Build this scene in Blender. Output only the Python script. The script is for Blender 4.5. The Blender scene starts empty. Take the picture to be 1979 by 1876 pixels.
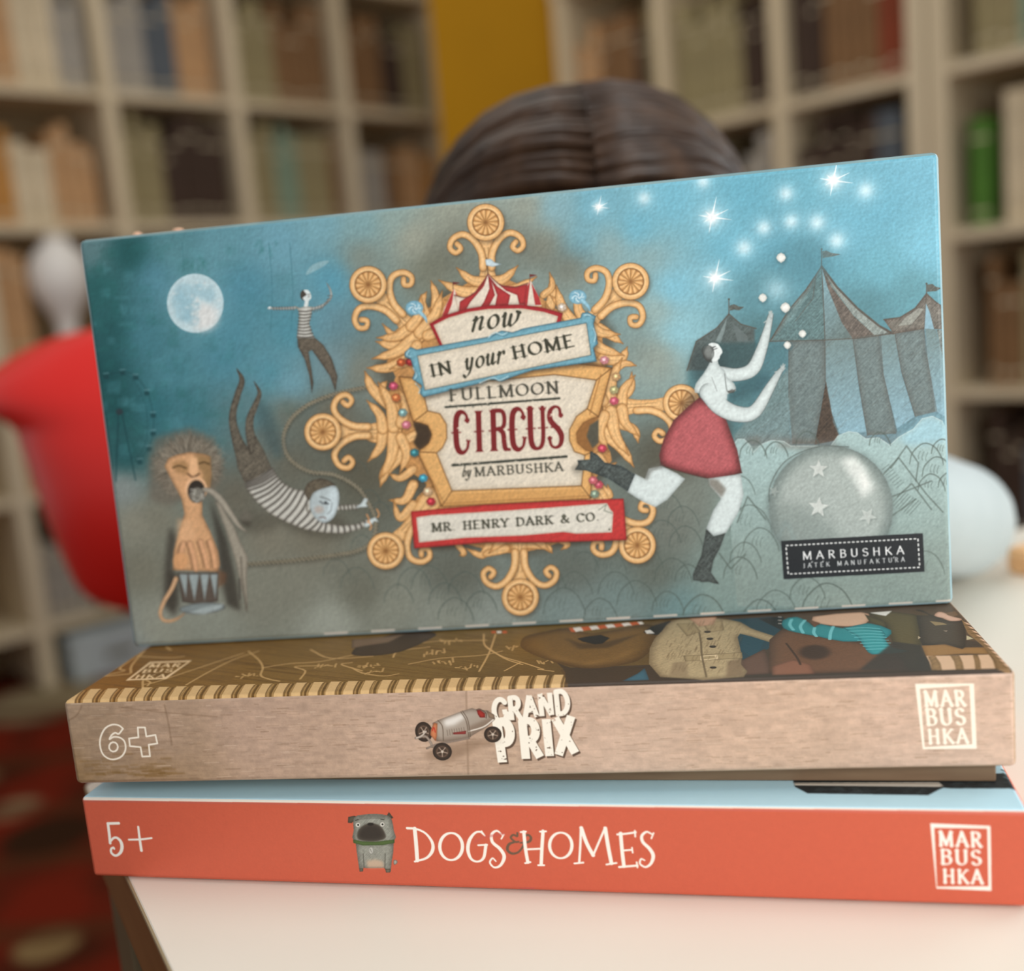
import bpy, bmesh, math, random
import numpy as np
from mathutils import Vector, Matrix

SC = bpy.context.scene
COL = SC.collection
TABLE_Z = .72

# ---------------------------------------------------------------- camera
PITCH, ROLL, FPX = .15516, -.08892, 2069.41          # focal length in pixels of the 1979-wide frame
CAM = np.array([0., 0., TABLE_Z + .18435])
_f = np.array([0, math.cos(PITCH), -math.sin(PITCH)]); _r = np.array([1., 0, 0]); _u = np.cross(_r, _f)
_c, _s = math.cos(ROLL), math.sin(ROLL)
RIGHT, UP, FWD = _c * _r + _s * _u, -_s * _r + _c * _u, _f
cam = bpy.data.cameras.new('camera'); camo = bpy.data.objects.new('camera', cam); COL.objects.link(camo)
camo.matrix_world = Matrix([[RIGHT[i], UP[i], -FWD[i], CAM[i]] for i in range(3)] + [[0, 0, 0, 1]])
cam.sensor_fit = 'HORIZONTAL'; cam.sensor_width = 36; cam.lens = 36 * FPX / 1979
cam.clip_start = .02
cam.dof.use_dof = True; cam.dof.focus_distance = .360; cam.dof.aperture_fstop = 4.5
SC.camera = camo

# ---------------------------------------------------------------- light and exposure
SC.view_settings.view_transform = 'Standard'; SC.view_settings.look = 'None'
SC.view_settings.exposure = 0; SC.view_settings.gamma = 1; SC.view_settings.use_curve_mapping = False
wd = bpy.data.worlds.new('daylight'); SC.world = wd; wd.use_nodes = True
wd.node_tree.nodes['Background'].inputs[0].default_value = (1, .985, .96, 1); wd.node_tree.nodes['Background'].inputs[1].default_value = .40
def area(name, loc, to, size, power, col):
    l = bpy.data.lights.new(name, 'AREA'); l.shape = 'RECTANGLE'; l.size, l.size_y = size; l.energy = power; l.color = col
    o = bpy.data.objects.new(name, l); COL.objects.link(o); o.location = loc
    o.rotation_euler = (Vector(to) - Vector(loc)).to_track_quat('-Z', 'Y').to_euler(); return o
area('near_key_light', (.66, -.55, 1.16), (.02, .4, .80), (.6, .6), 11.6, (1, .985, .965))  # key light added close to the box fronts, standing in for an unseen window
area('side_window_light', (1.55, 1.15, 1.6), (.1, .5, .78), (.9, 1.0), 7, (.86, .95, 1))
area('overhead_fill', (.25, .55, 2.55), (.1, .4, .78), (1.1, 1.1), 10.5, (1, .985, .95))  # overhead fill, added to light the tabletop and soften shade at the box foot
area('background_fill', (-.2, 2.0, 2.55), (-.1, 2.9, .9), (1.2, .6), 6, (1, .93, .82))  # unseen warm fill, added to brighten the bookcases
# ---------------------------------------------------------------- helpers
def photo(P):
    """where a point of the room falls in the photograph (used only to draw the prints as they read there)"""
    q = np.asarray(P, float) - CAM
    return (1979 / 2 + FPX * (q @ RIGHT) / (q @ FWD), 1876 / 2 - FPX * (q @ UP) / (q @ FWD))
def lin(c): return tuple(((v / 255) / 12.92 if v / 255 <= .04045 else ((v / 255 + .055) / 1.055) ** 2.4) for v in c) + (1,)
def mat(name, col, rough=.6, spec=.3, noise=None, bump=0, bscale=200, sheen=0, col2=None, stretch=(1, 1, 1), coord='Object', metal=0, coat=0):
    m = bpy.data.materials.new(name); m.use_nodes = True; nt = m.node_tree; b = nt.nodes['Principled BSDF']
    b.inputs['Base Color'].default_value = lin(col); b.inputs['Roughness'].default_value = rough
    b.inputs['Specular IOR Level'].default_value = spec; b.inputs['Metallic'].default_value = metal
    if sheen: b.inputs['Sheen Weight'].default_value = sheen
    if coat: b.inputs['Coat Weight'].default_value = coat; b.inputs['Coat Roughness'].default_value = .15
    if noise or bump:
        tc = nt.nodes.new('ShaderNodeTexCoord'); mp = nt.nodes.new('ShaderNodeMapping'); mp.inputs['Scale'].default_value = stretch
        nt.links.new(tc.outputs[coord], mp.inputs[0])
    if noise:
        n = nt.nodes.new('ShaderNodeTexNoise'); n.inputs['Scale'].default_value = noise; n.inputs['Detail'].default_value = 5
        nt.links.new(mp.outputs[0], n.inputs['Vector'])
        r = nt.nodes.new('ShaderNodeValToRGB'); r.color_ramp.elements[0].position = .35; r.color_ramp.elements[1].position = .68
        r.color_ramp.elements[0].color = lin(col); r.color_ramp.elements[1].color = lin(col2 or [min(255, v * 1.12) for v in col])
        nt.links.new(n.outputs[0], r.inputs[0]); nt.links.new(r.outputs[0], b.inputs['Base Color'])
    if bump:
        n2 = nt.nodes.new('ShaderNodeTexNoise'); n2.inputs['Scale'].default_value = bscale; n2.inputs['Detail'].default_value = 3
        nt.links.new(mp.outputs[0], n2.inputs['Vector'])
        bp = nt.nodes.new('ShaderNodeBump'); bp.inputs['Strength'].default_value = bump; bp.inputs['Distance'].default_value = .002
        nt.links.new(n2.outputs[0], bp.inputs['Height']); nt.links.new(bp.outputs[0], b.inputs['Normal'])
    return m
def print_mat(name, arr, rough=.42, spec=.35, bump=.04):
    """paper print: the sheet drawn by the painter above, on a lightly textured laminate"""
    h, w = arr.shape[:2]
    im = bpy.data.images.new(name, w, h, alpha=False)
    px = np.ones((h, w, 4), np.float32); px[..., :3] = arr[::-1]
    im.pixels.foreach_set(px.ravel()); im.update(); im.pack()
    m = mat(name, (200, 200, 200), rough, spec, bump=bump, bscale=900)
    nt = m.node_tree; t = nt.nodes.new('ShaderNodeTexImage'); t.image = im; t.extension = 'EXTEND'; t.interpolation = 'Cubic'
    u = nt.nodes.new('ShaderNodeUVMap'); u.uv_map = 'print'
    nt.links.new(u.outputs[0], t.inputs[0]); nt.links.new(t.outputs[0], nt.nodes['Principled BSDF'].inputs['Base Color'])
    return m
def link(name, me, m=None, parent=None, smooth=False):
    o = bpy.data.objects.new(name, me); COL.objects.link(o)
    if m is not None:
        for k in (m if isinstance(m, (list, tuple)) else [m]): me.materials.append(k)
    if parent: o.parent = parent
    if smooth: me.polygons.foreach_set('use_smooth', [True] * len(me.polygons))
    return o
def from_bm(name, bm, m=None, parent=None, smooth=False):
    bmesh.ops.recalc_face_normals(bm, faces=bm.faces)
    me = bpy.data.meshes.new(name); bm.to_mesh(me); bm.free()
    return link(name, me, m, parent, smooth)
def tag(o, label, cat, group=None):
    o['label'] = label; o['category'] = cat
    if group: o['group'] = group
    return o
def struct(o): o['kind'] = 'structure'; return o
def root(name, loc, rz=0, rx=0):
    o = bpy.data.objects.new(name, None); COL.objects.link(o); o.empty_display_size = .05
    o.matrix_world = Matrix.Translation(loc) @ Matrix.Rotation(rz, 4, 'Z') @ Matrix.Rotation(rx, 4, 'X'); return o
def add_box(bm, lo, hi, bevel=0, seg=2, mi=0):
    r = bmesh.ops.create_cube(bm, size=1)['verts']
    c = [(a + b) / 2 for a, b in zip(lo, hi)]; d = [b - a for a, b in zip(lo, hi)]
    for v in r: v.co = Vector((v.co.x * d[0] + c[0], v.co.y * d[1] + c[1], v.co.z * d[2] + c[2]))
    es = list({e for v in r for e in v.link_edges}); fs = list({f for v in r for f in v.link_faces})
    for f in fs: f.material_index = mi
    if bevel:
        nb = bmesh.ops.bevel(bm, geom=es, offset=bevel, segments=seg, profile=.5, affect='EDGES')
        for f in nb['faces']: f.material_index = mi; f.smooth = seg > 1
def add_tube(bm, pts, rad, n=8, mi=0, cap=True):
    P = [Vector(p) for p in pts]; rings = []
    rad = [rad] * len(P) if not hasattr(rad, '__len__') else list(rad)
    ref = None
    for i, p in enumerate(P):
        t = (P[min(i + 1, len(P) - 1)] - P[max(i - 1, 0)]).normalized()
        if ref is None: ref = t.orthogonal().normalized()
        ref = (ref - t * ref.dot(t)).normalized(); b = t.cross(ref)
        rings.append([bm.verts.new(p + (ref * math.cos(a) + b * math.sin(a)) * rad[i]) for a in [2 * math.pi * k / n for k in range(n)]])
    for a, b in zip(rings, rings[1:]):
        for k in range(n):
            f = bm.faces.new((a[k], a[(k + 1) % n], b[(k + 1) % n], b[k])); f.material_index = mi; f.smooth = True
    if cap:
        for r_ in (rings[0], rings[-1]): bm.faces.new(r_).material_index = mi
def print_uv(me, lo, hi):
    """each face takes the flat projection of the side it belongs to; slots: 0 front, 1 top, 2 other sides"""
    uv = me.uv_layers.new(name='print')
    for p in me.polygons:
        n = p.normal; ax = max(range(3), key=lambda i: abs(n[i]))
        p.material_index = 0 if (ax == 1 and n.y < 0) else 1 if (ax == 2 and n.z > 0) else 2
        for li in p.loop_indices:
            c = me.vertices[me.loops[li].vertex_index].co
            u = (c.x - lo[0]) / (hi[0] - lo[0])
            v = (c.y - lo[1]) / (hi[1] - lo[1]) if ax == 2 else (c.z - lo[2]) / (hi[2] - lo[2])
            uv.data[li].uv = (u, v)
# ---------------------------------------------------------------- print painter
# The printed faces of the three boxes are drawn here stroke by stroke with numpy
# and become textures in each face's own UV space.
def blur(a, r):
    """three box passes, close to a gaussian of sigma r"""
    r = max(1, int(round(r)))
    a = a.astype(np.float32)
    for ax in (0, 1):
        for _ in range(2):
            p = np.pad(a, [(r + 1, r) if i == ax else (0, 0) for i in range(a.ndim)], mode='edge')
            c = np.cumsum(p, axis=ax, dtype=np.float64)
            n = a.shape[ax]
            hi = np.take(c, np.arange(2 * r + 1, 2 * r + 1 + n), axis=ax)
            lo = np.take(c, np.arange(0, n), axis=ax)
            a = ((hi - lo) / (2 * r + 1)).astype(np.float32)
    return a

def spline(pts, n=8, closed=False):
    P = np.asarray(pts, float)
    if len(P) < 3: return P
    if closed: Q = np.vstack([P[-1], P, P[0], P[1]])
    else: Q = np.vstack([2 * P[0] - P[1], P, 2 * P[-1] - P[-2]])
    out = []
    t = np.linspace(0, 1, n, endpoint=False)[:, None]
    for i in range(1, len(Q) - 2):
        p0, p1, p2, p3 = Q[i - 1], Q[i], Q[i + 1], Q[i + 2]
        out.append(.5 * ((2 * p1) + (p2 - p0) * t + (2 * p0 - 5 * p1 + 4 * p2 - p3) * t * t + (3 * p1 - p0 - 3 * p2 + p3) * t ** 3))
    if not closed: out.append(P[-1:])
    return np.vstack(out)

def homography(src, dst):
    A = []
    for (x, y), (u, v) in zip(src, dst):
        A.append([x, y, 1, 0, 0, 0, -u * x, -u * y, -u]); A.append([0, 0, 0, x, y, 1, -v * x, -v * y, -v])
    return np.linalg.svd(np.array(A, float))[2][-1].reshape(3, 3)

class Sheet:
    """a printed sheet; shapes are given in drawing coordinates and mapped onto the sheet by Hm"""
    def __init__(s, w, h, quad, seed=1):
        s.w, s.h = w, h
        s.Hm = homography(quad, [(0, 0), (w, 0), (w, h), (0, h)])
        s.img = np.zeros((h, w, 3), np.float32)
        s.rng = np.random.default_rng(seed)
        r = s.rng
        n = r.random((h, w)).astype(np.float32) - .5
        s.fine = blur(n, 1) * 3.2
        m = r.random((h, w)).astype(np.float32) - .5
        s.mid = blur(m, 4) * 11
        s.coarse = blur(r.random((h, w)).astype(np.float32) - .5, 22) * 60
        d = r.random((h, w)).astype(np.float32) - .5
        acc = np.zeros_like(d)
        for k in range(-7, 8): acc += np.roll(np.roll(d, k, 0), -k, 1)
        s.hatch = acc / 15 * 3.4                       # pencil strokes leaning like /
        e = blur(r.random((h, w)).astype(np.float32) - .5, 2); e = e - np.roll(np.roll(e, 3, 0), 3, 1); s.emboss = e / e.std()
        acc = np.zeros_like(d)
        for k in range(-14, 15): acc += np.roll(d, k, 1)
        s.grain = acc / 29 * 5
    def M(s, pts):
        P = np.asarray(pts, float).reshape(-1, 2)
        q = np.c_[P, np.ones(len(P))] @ s.Hm.T
        return q[:, :2] / q[:, 2:]
    def box(s, lo, hi, pad=2):
        x0 = int(max(0, np.floor(lo[0]) - pad)); y0 = int(max(0, np.floor(lo[1]) - pad))
        x1 = int(min(s.w, np.ceil(hi[0]) + pad)); y1 = int(min(s.h, np.ceil(hi[1]) + pad))
        return x0, y0, x1, y1
    def pmask(s, pts, raw=False, pad=2):
        P = np.asarray(pts, float) if raw else s.M(pts)
        x0, y0, x1, y1 = s.box(P.min(0), P.max(0), pad)
        if x1 <= x0 or y1 <= y0: return None
        ss = 3
        W, Hh = (x1 - x0) * ss, (y1 - y0) * ss
        Q = (P - (x0, y0)) * ss
        A = Q; B = np.roll(Q, -1, 0)
        m = np.zeros((Hh, W + 1), np.int32)
        for j in range(Hh):
            y = j + .5
            k = (A[:, 1] <= y) != (B[:, 1] <= y)
            if not k.any(): continue
            a = A[k]; b = B[k]
            xs = np.sort(a[:, 0] + (y - a[:, 1]) / (b[:, 1] - a[:, 1]) * (b[:, 0] - a[:, 0]))
            xi = np.clip(np.round(xs).astype(int), 0, W)
            for q in range(0, len(xi) - 1, 2):
                m[j, xi[q]] += 1; m[j, xi[q + 1]] -= 1
        m = np.cumsum(m, 1)[:, :W] > 0
        m = m.reshape(y1 - y0, ss, x1 - x0, ss).mean((1, 3)).astype(np.float32)
        return m, x0, y0
    def smask(s, pts, wid, raw=False, butt=False, pad=2):
        """stroke coverage; wid in drawing units (scalar or one per point)"""
        P = np.asarray(pts, float) if raw else s.M(pts)
        if raw: R = np.broadcast_to(np.asarray(wid, float) / 2, (len(P),)).copy()
        else:
            c = np.asarray(pts, float).mean(0)
            k = np.linalg.norm(s.M([c + (4, 4)])[0] - s.M([c - (4, 4)])[0]) / np.hypot(8, 8)
            R = np.broadcast_to(np.asarray(wid, float) / 2, (len(P),)) * k
        rm = R.max() + 1
        x0, y0, x1, y1 = s.box(P.min(0) - rm, P.max(0) + rm, pad)
        if x1 <= x0 or y1 <= y0: return None
        out = np.zeros((y1 - y0, x1 - x0), np.float32)
        n = len(P) - 1
        for i in range(n):
            a, b = P[i], P[i + 1]; ra, rb = R[i], R[i + 1]
            d = b - a; L = d @ d
            if L < 1e-9: continue
            r = max(ra, rb) + 1.5
            bx0, by0, bx1, by1 = s.box(np.minimum(a, b) - r, np.maximum(a, b) + r, 1)
            bx0 = max(bx0, x0); by0 = max(by0, y0); bx1 = min(bx1, x1); by1 = min(by1, y1)
            if bx1 <= bx0 or by1 <= by0: continue
            X = np.arange(bx0, bx1)[None] + .5 - a[0]; Y = np.arange(by0, by1)[:, None] + .5 - a[1]
            t = (X * d[0] + Y * d[1]) / L
            tc = np.clip(t, 0, 1)
            dist = np.hypot(X - tc * d[0], Y - tc * d[1])
            cov = np.clip(ra + (rb - ra) * tc - dist + .5, 0, 1)
            if butt:
                l = np.sqrt(L)
                if i == 0: cov = cov * np.clip(t * l + .5, 0, 1)
                if i == n - 1: cov = cov * np.clip((1 - t) * l + .5, 0, 1)
            v = out[by0 - y0:by1 - y0, bx0 - x0:bx1 - x0]
            np.maximum(v, cov, out=v)
        return out, x0, y0
    def put(s, mk, col, a=1., edge=None, ew=5, es=.8, soft=0, hatch=0., tone=None, light=None):
        """lay colour through a coverage mask; edge = colour the pencil darkens the rim with"""
        if mk is None: return
        m, x0, y0 = mk
        if soft:
            p = int(soft * 3) + 1
            xa, ya = max(0, x0 - p), max(0, y0 - p)
            xb, yb = min(s.w, x0 + m.shape[1] + p), min(s.h, y0 + m.shape[0] + p)
            big = np.zeros((yb - ya, xb - xa), np.float32)
            big[y0 - ya:y0 - ya + m.shape[0], x0 - xa:x0 - xa + m.shape[1]] = m
            m, x0, y0 = blur(big, soft), xa, ya
        h, w = m.shape
        T = s.img[y0:y0 + h, x0:x0 + w]
        c = np.array(col, np.float32) / 255
        C = np.broadcast_to(c, (h, w, 3)).copy()
        if tone is not None:                          # second colour across the shape: (colour, dx, dy)
            c2 = np.array(tone[0], np.float32) / 255
            yy, xx = np.mgrid[0:h, 0:w]
            g = (xx / max(1, w - 1) - .5) * tone[1] + (yy / max(1, h - 1) - .5) * tone[2] + .5
            g = np.clip(g, 0, 1)[..., None]
            C = C * (1 - g) + c2 * g
        if edge is not None:
            pm = np.pad(m, 1)
            inner = blur(np.where(pm > .5, 1, 0), ew)[1:-1, 1:-1]
            e = np.clip((1 - inner) * 1.7, 0, 1) * es
            C = C * (1 - e[..., None]) + np.array(edge, np.float32) / 255 * e[..., None]
        if light is not None:
            pm = np.pad(m, 1)
            inner = blur(np.where(pm > .5, 1, 0), ew * 1.3)[1:-1, 1:-1]
            e = np.clip((inner - .72) * 3, 0, 1) * .7
            C = C * (1 - e[..., None]) + np.array(light, np.float32) / 255 * e[..., None]
        if hatch: C = C * (1 + hatch * (s.hatch + .6 * s.fine)[y0:y0 + h, x0:x0 + w, None])
        k = (m * a)[..., None]
        T[:] = T * (1 - k) + C * k
    def poly(s, pts, col, smooth=0, **k):
        s.put(s.pmask(spline(pts, smooth, True) if smooth else pts), col, **k)
    def line(s, pts, wid, col, smooth=6, butt=False, **k):
        P = np.asarray(pts, float)
        if smooth and len(P) > 2:
            if np.ndim(wid): 
                Q = spline(np.c_[P, np.asarray(wid, float)], smooth); P = Q[:, :2]; wid = np.maximum(Q[:, 2], .3)
            else: P = spline(P, smooth)
        s.put(s.smask(P, wid, butt=butt), col, **k)
    def oval(s, c, rx, ry, col, rot=0, n=40, a0=0, a1=2 * math.pi, **k):
        t = np.linspace(a0, a1, n, endpoint=abs(a1 - a0) < 6.28)
        x = rx * np.cos(t); y = ry * np.sin(t); cr, sr = math.cos(rot), math.sin(rot)
        s.put(s.pmask(np.c_[c[0] + x * cr - y * sr, c[1] + x * sr + y * cr]), col, **k)
    def glow(s, c, r, col, a=1.):
        q = s.M([c])[0]; k = np.linalg.norm(s.M([(c[0] + 8, c[1])])[0] - q) / 8
        R = r * k
        x0, y0, x1, y1 = s.box(q - 3 * R, q + 3 * R, 1)
        if x1 <= x0 or y1 <= y0: return
        X = np.arange(x0, x1)[None] + .5 - q[0]; Y = np.arange(y0, y1)[:, None] + .5 - q[1]
        g = (np.exp(-(X * X + Y * Y) / (2 * R * R)) * a).astype(np.float32)[..., None]
        g = np.clip(g, 0, 1)
        T = s.img[y0:y1, x0:x1]; T[:] = T * (1 - g) + np.array(col, np.float32) / 255 * g
    def field(s, pts, p=3.2):
        """soft colour field through (x, y, r, g, b) dabs"""
        D = np.array(pts, float); q = s.M(D[:, :2]); n = 12
        gw, gh = s.w // n + 2, s.h // n + 2
        X, Y = np.meshgrid(np.arange(gw) * n, np.arange(gh) * n)
        wsum = np.zeros((gh, gw)); out = np.zeros((gh, gw, 3))
        for (x, y), c in zip(q, D[:, 2:]):
            w = 1 / (((X - x) ** 2 + (Y - y) ** 2) / 900. + 1) ** (p / 2)
            wsum += w; out += w[..., None] * c
        out = out / wsum[..., None] / 255
        yi = np.arange(s.h) / n; xi = np.arange(s.w) / n
        y0 = yi.astype(int); x0 = xi.astype(int); fy = (yi - y0)[:, None, None]; fx = (xi - x0)[None, :, None]
        a = out[y0][:, x0]; b = out[y0][:, x0 + 1]; c = out[y0 + 1][:, x0]; d = out[y0 + 1][:, x0 + 1]
        s.img[:] = (a * (1 - fx) + b * fx) * (1 - fy) + (c * (1 - fx) + d * fx) * fy

# ---- pen lettering: every letter is a few pen strokes in a box of cap height 1
def arc(cx, cy, rx, ry, a0, a1, n=14):
    t = np.radians(np.linspace(a0, a1, n))
    return [(cx + rx * math.cos(q), cy + ry * math.sin(q)) for q in t]
GL = {
 'A': (.86, [[(.08, 0), (.43, 1)], [(.43, 1), (.78, 0)], [(.2, .34), (.66, .34)]], [(.08, 0), (.78, 0)]),
 'B': (.76, [[(.17, 0), (.17, 1)], [(.17, 1)] + arc(.4, .77, .22, .23, 90, -90) + [(.17, .54)], [(.17, .54)] + arc(.42, .27, .25, .27, 90, -90) + [(.17, 0)]], [(.17, 0), (.17, 1)]),
 'C': (.82, [arc(.46, .5, .37, .5, 42, 318, 22)], [(.74, .84)]),
 'D': (.86, [[(.17, 0), (.17, 1)], [(.17, 1)] + arc(.38, .5, .4, .5, 90, -90, 18) + [(.17, 0)]], [(.17, 0), (.17, 1)]),
 'E': (.74, [[(.17, 0), (.17, 1)], [(.17, 1), (.64, 1)], [(.17, .52), (.5, .52)], [(.17, 0), (.66, 0)]], [(.17, 0), (.17, 1)]),
 'F': (.7, [[(.17, 0), (.17, 1)], [(.17, 1), (.63, 1)], [(.17, .52), (.5, .52)]], [(.17, 0), (.17, 1)]),
 'G': (.86, [arc(.46, .5, .37, .5, 42, 340, 22), [(.81, .42), (.81, .05)], [(.56, .42), (.84, .42)]], []),
 'H': (.88, [[(.17, 0), (.17, 1)], [(.71, 0), (.71, 1)], [(.17, .52), (.71, .52)]], [(.17, 0), (.17, 1), (.71, 0), (.71, 1)]),
 'I': (.38, [[(.19, 0), (.19, 1)]], [(.19, 0), (.19, 1)]),
 'J': (.5, [[(.32, 1), (.32, .15)] + arc(.17, .12, .15, .16, 0, -120, 6)], [(.32, 1)]),
 'K': (.84, [[(.17, 0), (.17, 1)], [(.7, 1), (.2, .42)], [(.34, .56), (.74, 0)]], [(.17, 0), (.17, 1), (.7, 1), (.74, 0)]),
 'L': (.68, [[(.17, 0), (.17, 1)], [(.17, 0), (.62, 0)]], [(.17, 0), (.17, 1)]),
 'M': (1.04, [[(.15, 0), (.17, 1)], [(.17, 1), (.52, .08)], [(.52, .08), (.87, 1)], [(.87, 1), (.89, 0)]], [(.15, 0), (.14, 1), (.89, 0), (.9, 1)]),
 'N': (.9, [[(.17, 0), (.17, 1)], [(.17, 1), (.73, 0)], [(.73, 0), (.73, 1)]], [(.17, 0), (.13, 1), (.73, 1)]),
 'O': (.92, [arc(.46, .5, .38, .5, 90, 450, 28)], []),
 'P': (.72, [[(.17, 0), (.17, 1)], [(.17, 1)] + arc(.4, .74, .24, .26, 90, -90) + [(.17, .48)]], [(.17, 0), (.17, 1)]),
 'R': (.82, [[(.17, 0), (.17, 1)], [(.17, 1)] + arc(.4, .75, .23, .25, 90, -90) + [(.17, .5)], [(.38, .5), (.7, 0)]], [(.17, 0), (.17, 1), (.7, 0)]),
 'S': (.68, [arc(.34, .76, .23, .24, 30, 270, 12) + arc(.34, .26, .25, .26, 90, -150, 12)], []),
 'T': (.78, [[(.39, 0), (.39, 1)], [(.06, 1), (.72, 1)]], [(.39, 0)]),
 'U': (.86, [[(.16, 1), (.16, .34)] + arc(.43, .3, .27, .3, 180, 360, 12) + [(.7, .34), (.7, 1)]], [(.16, 1), (.7, 1)]),
 'X': (.82, [[(.1, 1), (.72, 0)], [(.7, 1), (.1, 0)]], []),
 'Y': (.8, [[(.08, 1), (.4, .46)], [(.72, 1), (.4, .46)], [(.4, .46), (.4, 0)]], [(.08, 1), (.72, 1), (.4, 0)]),
 '&': (.9, [[(.82, .5), (.66, .2), (.45, .01), (.22, .02), (.12, .2), (.2, .42), (.46, .62), (.54, .8), (.44, .98), (.3, .95), (.26, .8), (.4, .5), (.62, .18), (.84, .02)]], []),
 '.': (.34, [[(.14, .04), (.18, .07)]], []),
 ' ': (.5, [], []),
 # small italic hand for the circus sign (x-height .55)
 'n': (.62, [[(.05, .42), (.16, .54), (.13, .3), (.1, 0)], [(.12, .3), (.28, .5), (.42, .5), (.4, .25), (.4, .04), (.54, .1)]], []),
 'o': (.56, [arc(.27, .27, .2, .27, 100, 470, 18)], []),
 'w': (.8, [[(.04, .42), (.14, .54), (.14, .25), (.18, .02), (.34, .1), (.4, .5), (.38, .12), (.48, .01), (.66, .2), (.7, .48), (.62, .56), (.76, .5)]], []),
 'y': (.6, [[(.04, .42), (.13, .54), (.14, .25), (.22, .03), (.38, .18), (.42, .54), (.4, .1), (.3, -.22), (.12, -.36), (.02, -.26)]], []),
 'u': (.62, [[(.04, .42), (.13, .54), (.13, .22), (.2, .02), (.36, .12), (.42, .54), (.42, .1), (.5, .02), (.6, .12)]], []),
 'r': (.5, [[(.04, .42), (.14, .54), (.13, .3), (.1, 0)], [(.12, .28), (.26, .52), (.38, .54), (.4, .44)]], []),
 'b': (.56, [[(.16, 1), (.12, .5), (.1, .06)], [(.1, .1), (.26, .0), (.42, .16), (.42, .42), (.3, .52), (.12, .36)]], []),
}
def lettering(s, text, o, d, cap, col, thick=.16, thin=.06, nib=18, serif=.13, st=.06, track=.12, sx=1., slant=0., up=None, curve_ok=True, wear=0., a=1., spur=0, edgecol=None, butt=False):
    """o: start of baseline, d: direction of the baseline (drawing units), cap: cap height; returns end point"""
    d = np.array(d, float); d /= np.linalg.norm(d)
    if up is None: up = np.array([d[1], -d[0]])
    up = np.array(up, float); up /= np.linalg.norm(up)
    o = np.array(o, float); x = 0.
    for ch in text:
        w, strokes, serifs = GL[ch]
        ms = []
        def tr(P):
            P = np.asarray(P, float)
            return o + ((P[:, :1] + P[:, 1:] * slant / max(sx, .2)) * sx * cap + x * cap) * d + P[:, 1:] * cap * up
        for st_ in strokes:
            P = np.array(st_, float)
            if len(P) > 2 and len(P) < 13: P = spline(P, 5)
            v = np.gradient(P, axis=0); v[:, 0] *= sx
            th = np.arctan2(v[:, 1], v[:, 0]) - math.radians(nib)
            wd = np.sqrt((thick * np.abs(np.sin(th))) ** 2 + thin ** 2) * cap
            ms.append(s.smask(tr(P), wd, butt=butt and len(P) == 2))
        if serif:
            for (sx_, sy_) in serifs:
                yy = sy_ + (-st / 2 if sy_ > .5 else st / 2)
                ms.append(s.smask(tr([(sx_ - serif / sx, yy), (sx_ + serif / sx, yy)]), st * cap))
        if spur:
            for st_ in strokes:
                P = np.array(st_, float)
                if len(P) > 13 or abs(P[0, 0] - P[-1, 0]) < .05 or True:
                    k = np.argmin(np.abs(P[:, 1] - .5)) if len(P) > 2 else None
                    c = P[k] if k is not None else P.mean(0)
                    if abs(c[1] - .5) < .12:
                        ms.append(s.smask(tr([(c[0] - spur / sx, .5), (c[0] + spur / sx, .5)]), [.02 * cap, .02 * cap]))
                        ms.append(s.smask(tr([(c[0] - .07 / sx, .5), (c[0] + .07 / sx, .5)]), .07 * cap))
        for mk in ms:
            if mk is None: continue
            m, x0, y0 = mk
            if wear:
                n = (s.mid + 1.2 * s.fine)[y0:y0 + m.shape[0], x0:x0 + m.shape[1]]
                m = m * (1 - np.clip((n - wear) * 3, 0, 1))
            s.put((m, x0, y0), col, a=a)
        x += (w + track) * sx
    return o + d * x * cap
def text_width(text, sx, track): return sum((GL[c][0] + track) * sx for c in text) - track * sx
def fit_text(s, text, p0, p1, cap, col, **k):
    """lettering stretched so that it runs from p0 to p1"""
    L = np.linalg.norm(np.array(p1, float) - np.array(p0, float))
    tr_ = k.get('track', .12)
    sx = L / cap / text_width(text, 1., tr_)
    k['sx'] = sx
    return lettering(s, text, p0, np.array(p1, float) - np.array(p0, float), cap, col, **k)
# ---------------------------------------------------------------- circus box print
def zf(ox, oy, k): return lambda P: [(ox + x / k, oy + y / k) for x, y in P]
z1 = zf(100, 280, 3.127); z2 = zf(560, 370, 2.345); z3 = zf(1260, 280, 3.026); z4 = zf(200, 680, 3.35); z5 = zf(1080, 800, 2.474)
GOLD, GDK, GLN, GHI = (240, 194, 136), (196, 142, 84), (132, 94, 54), (252, 216, 164)

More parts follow.
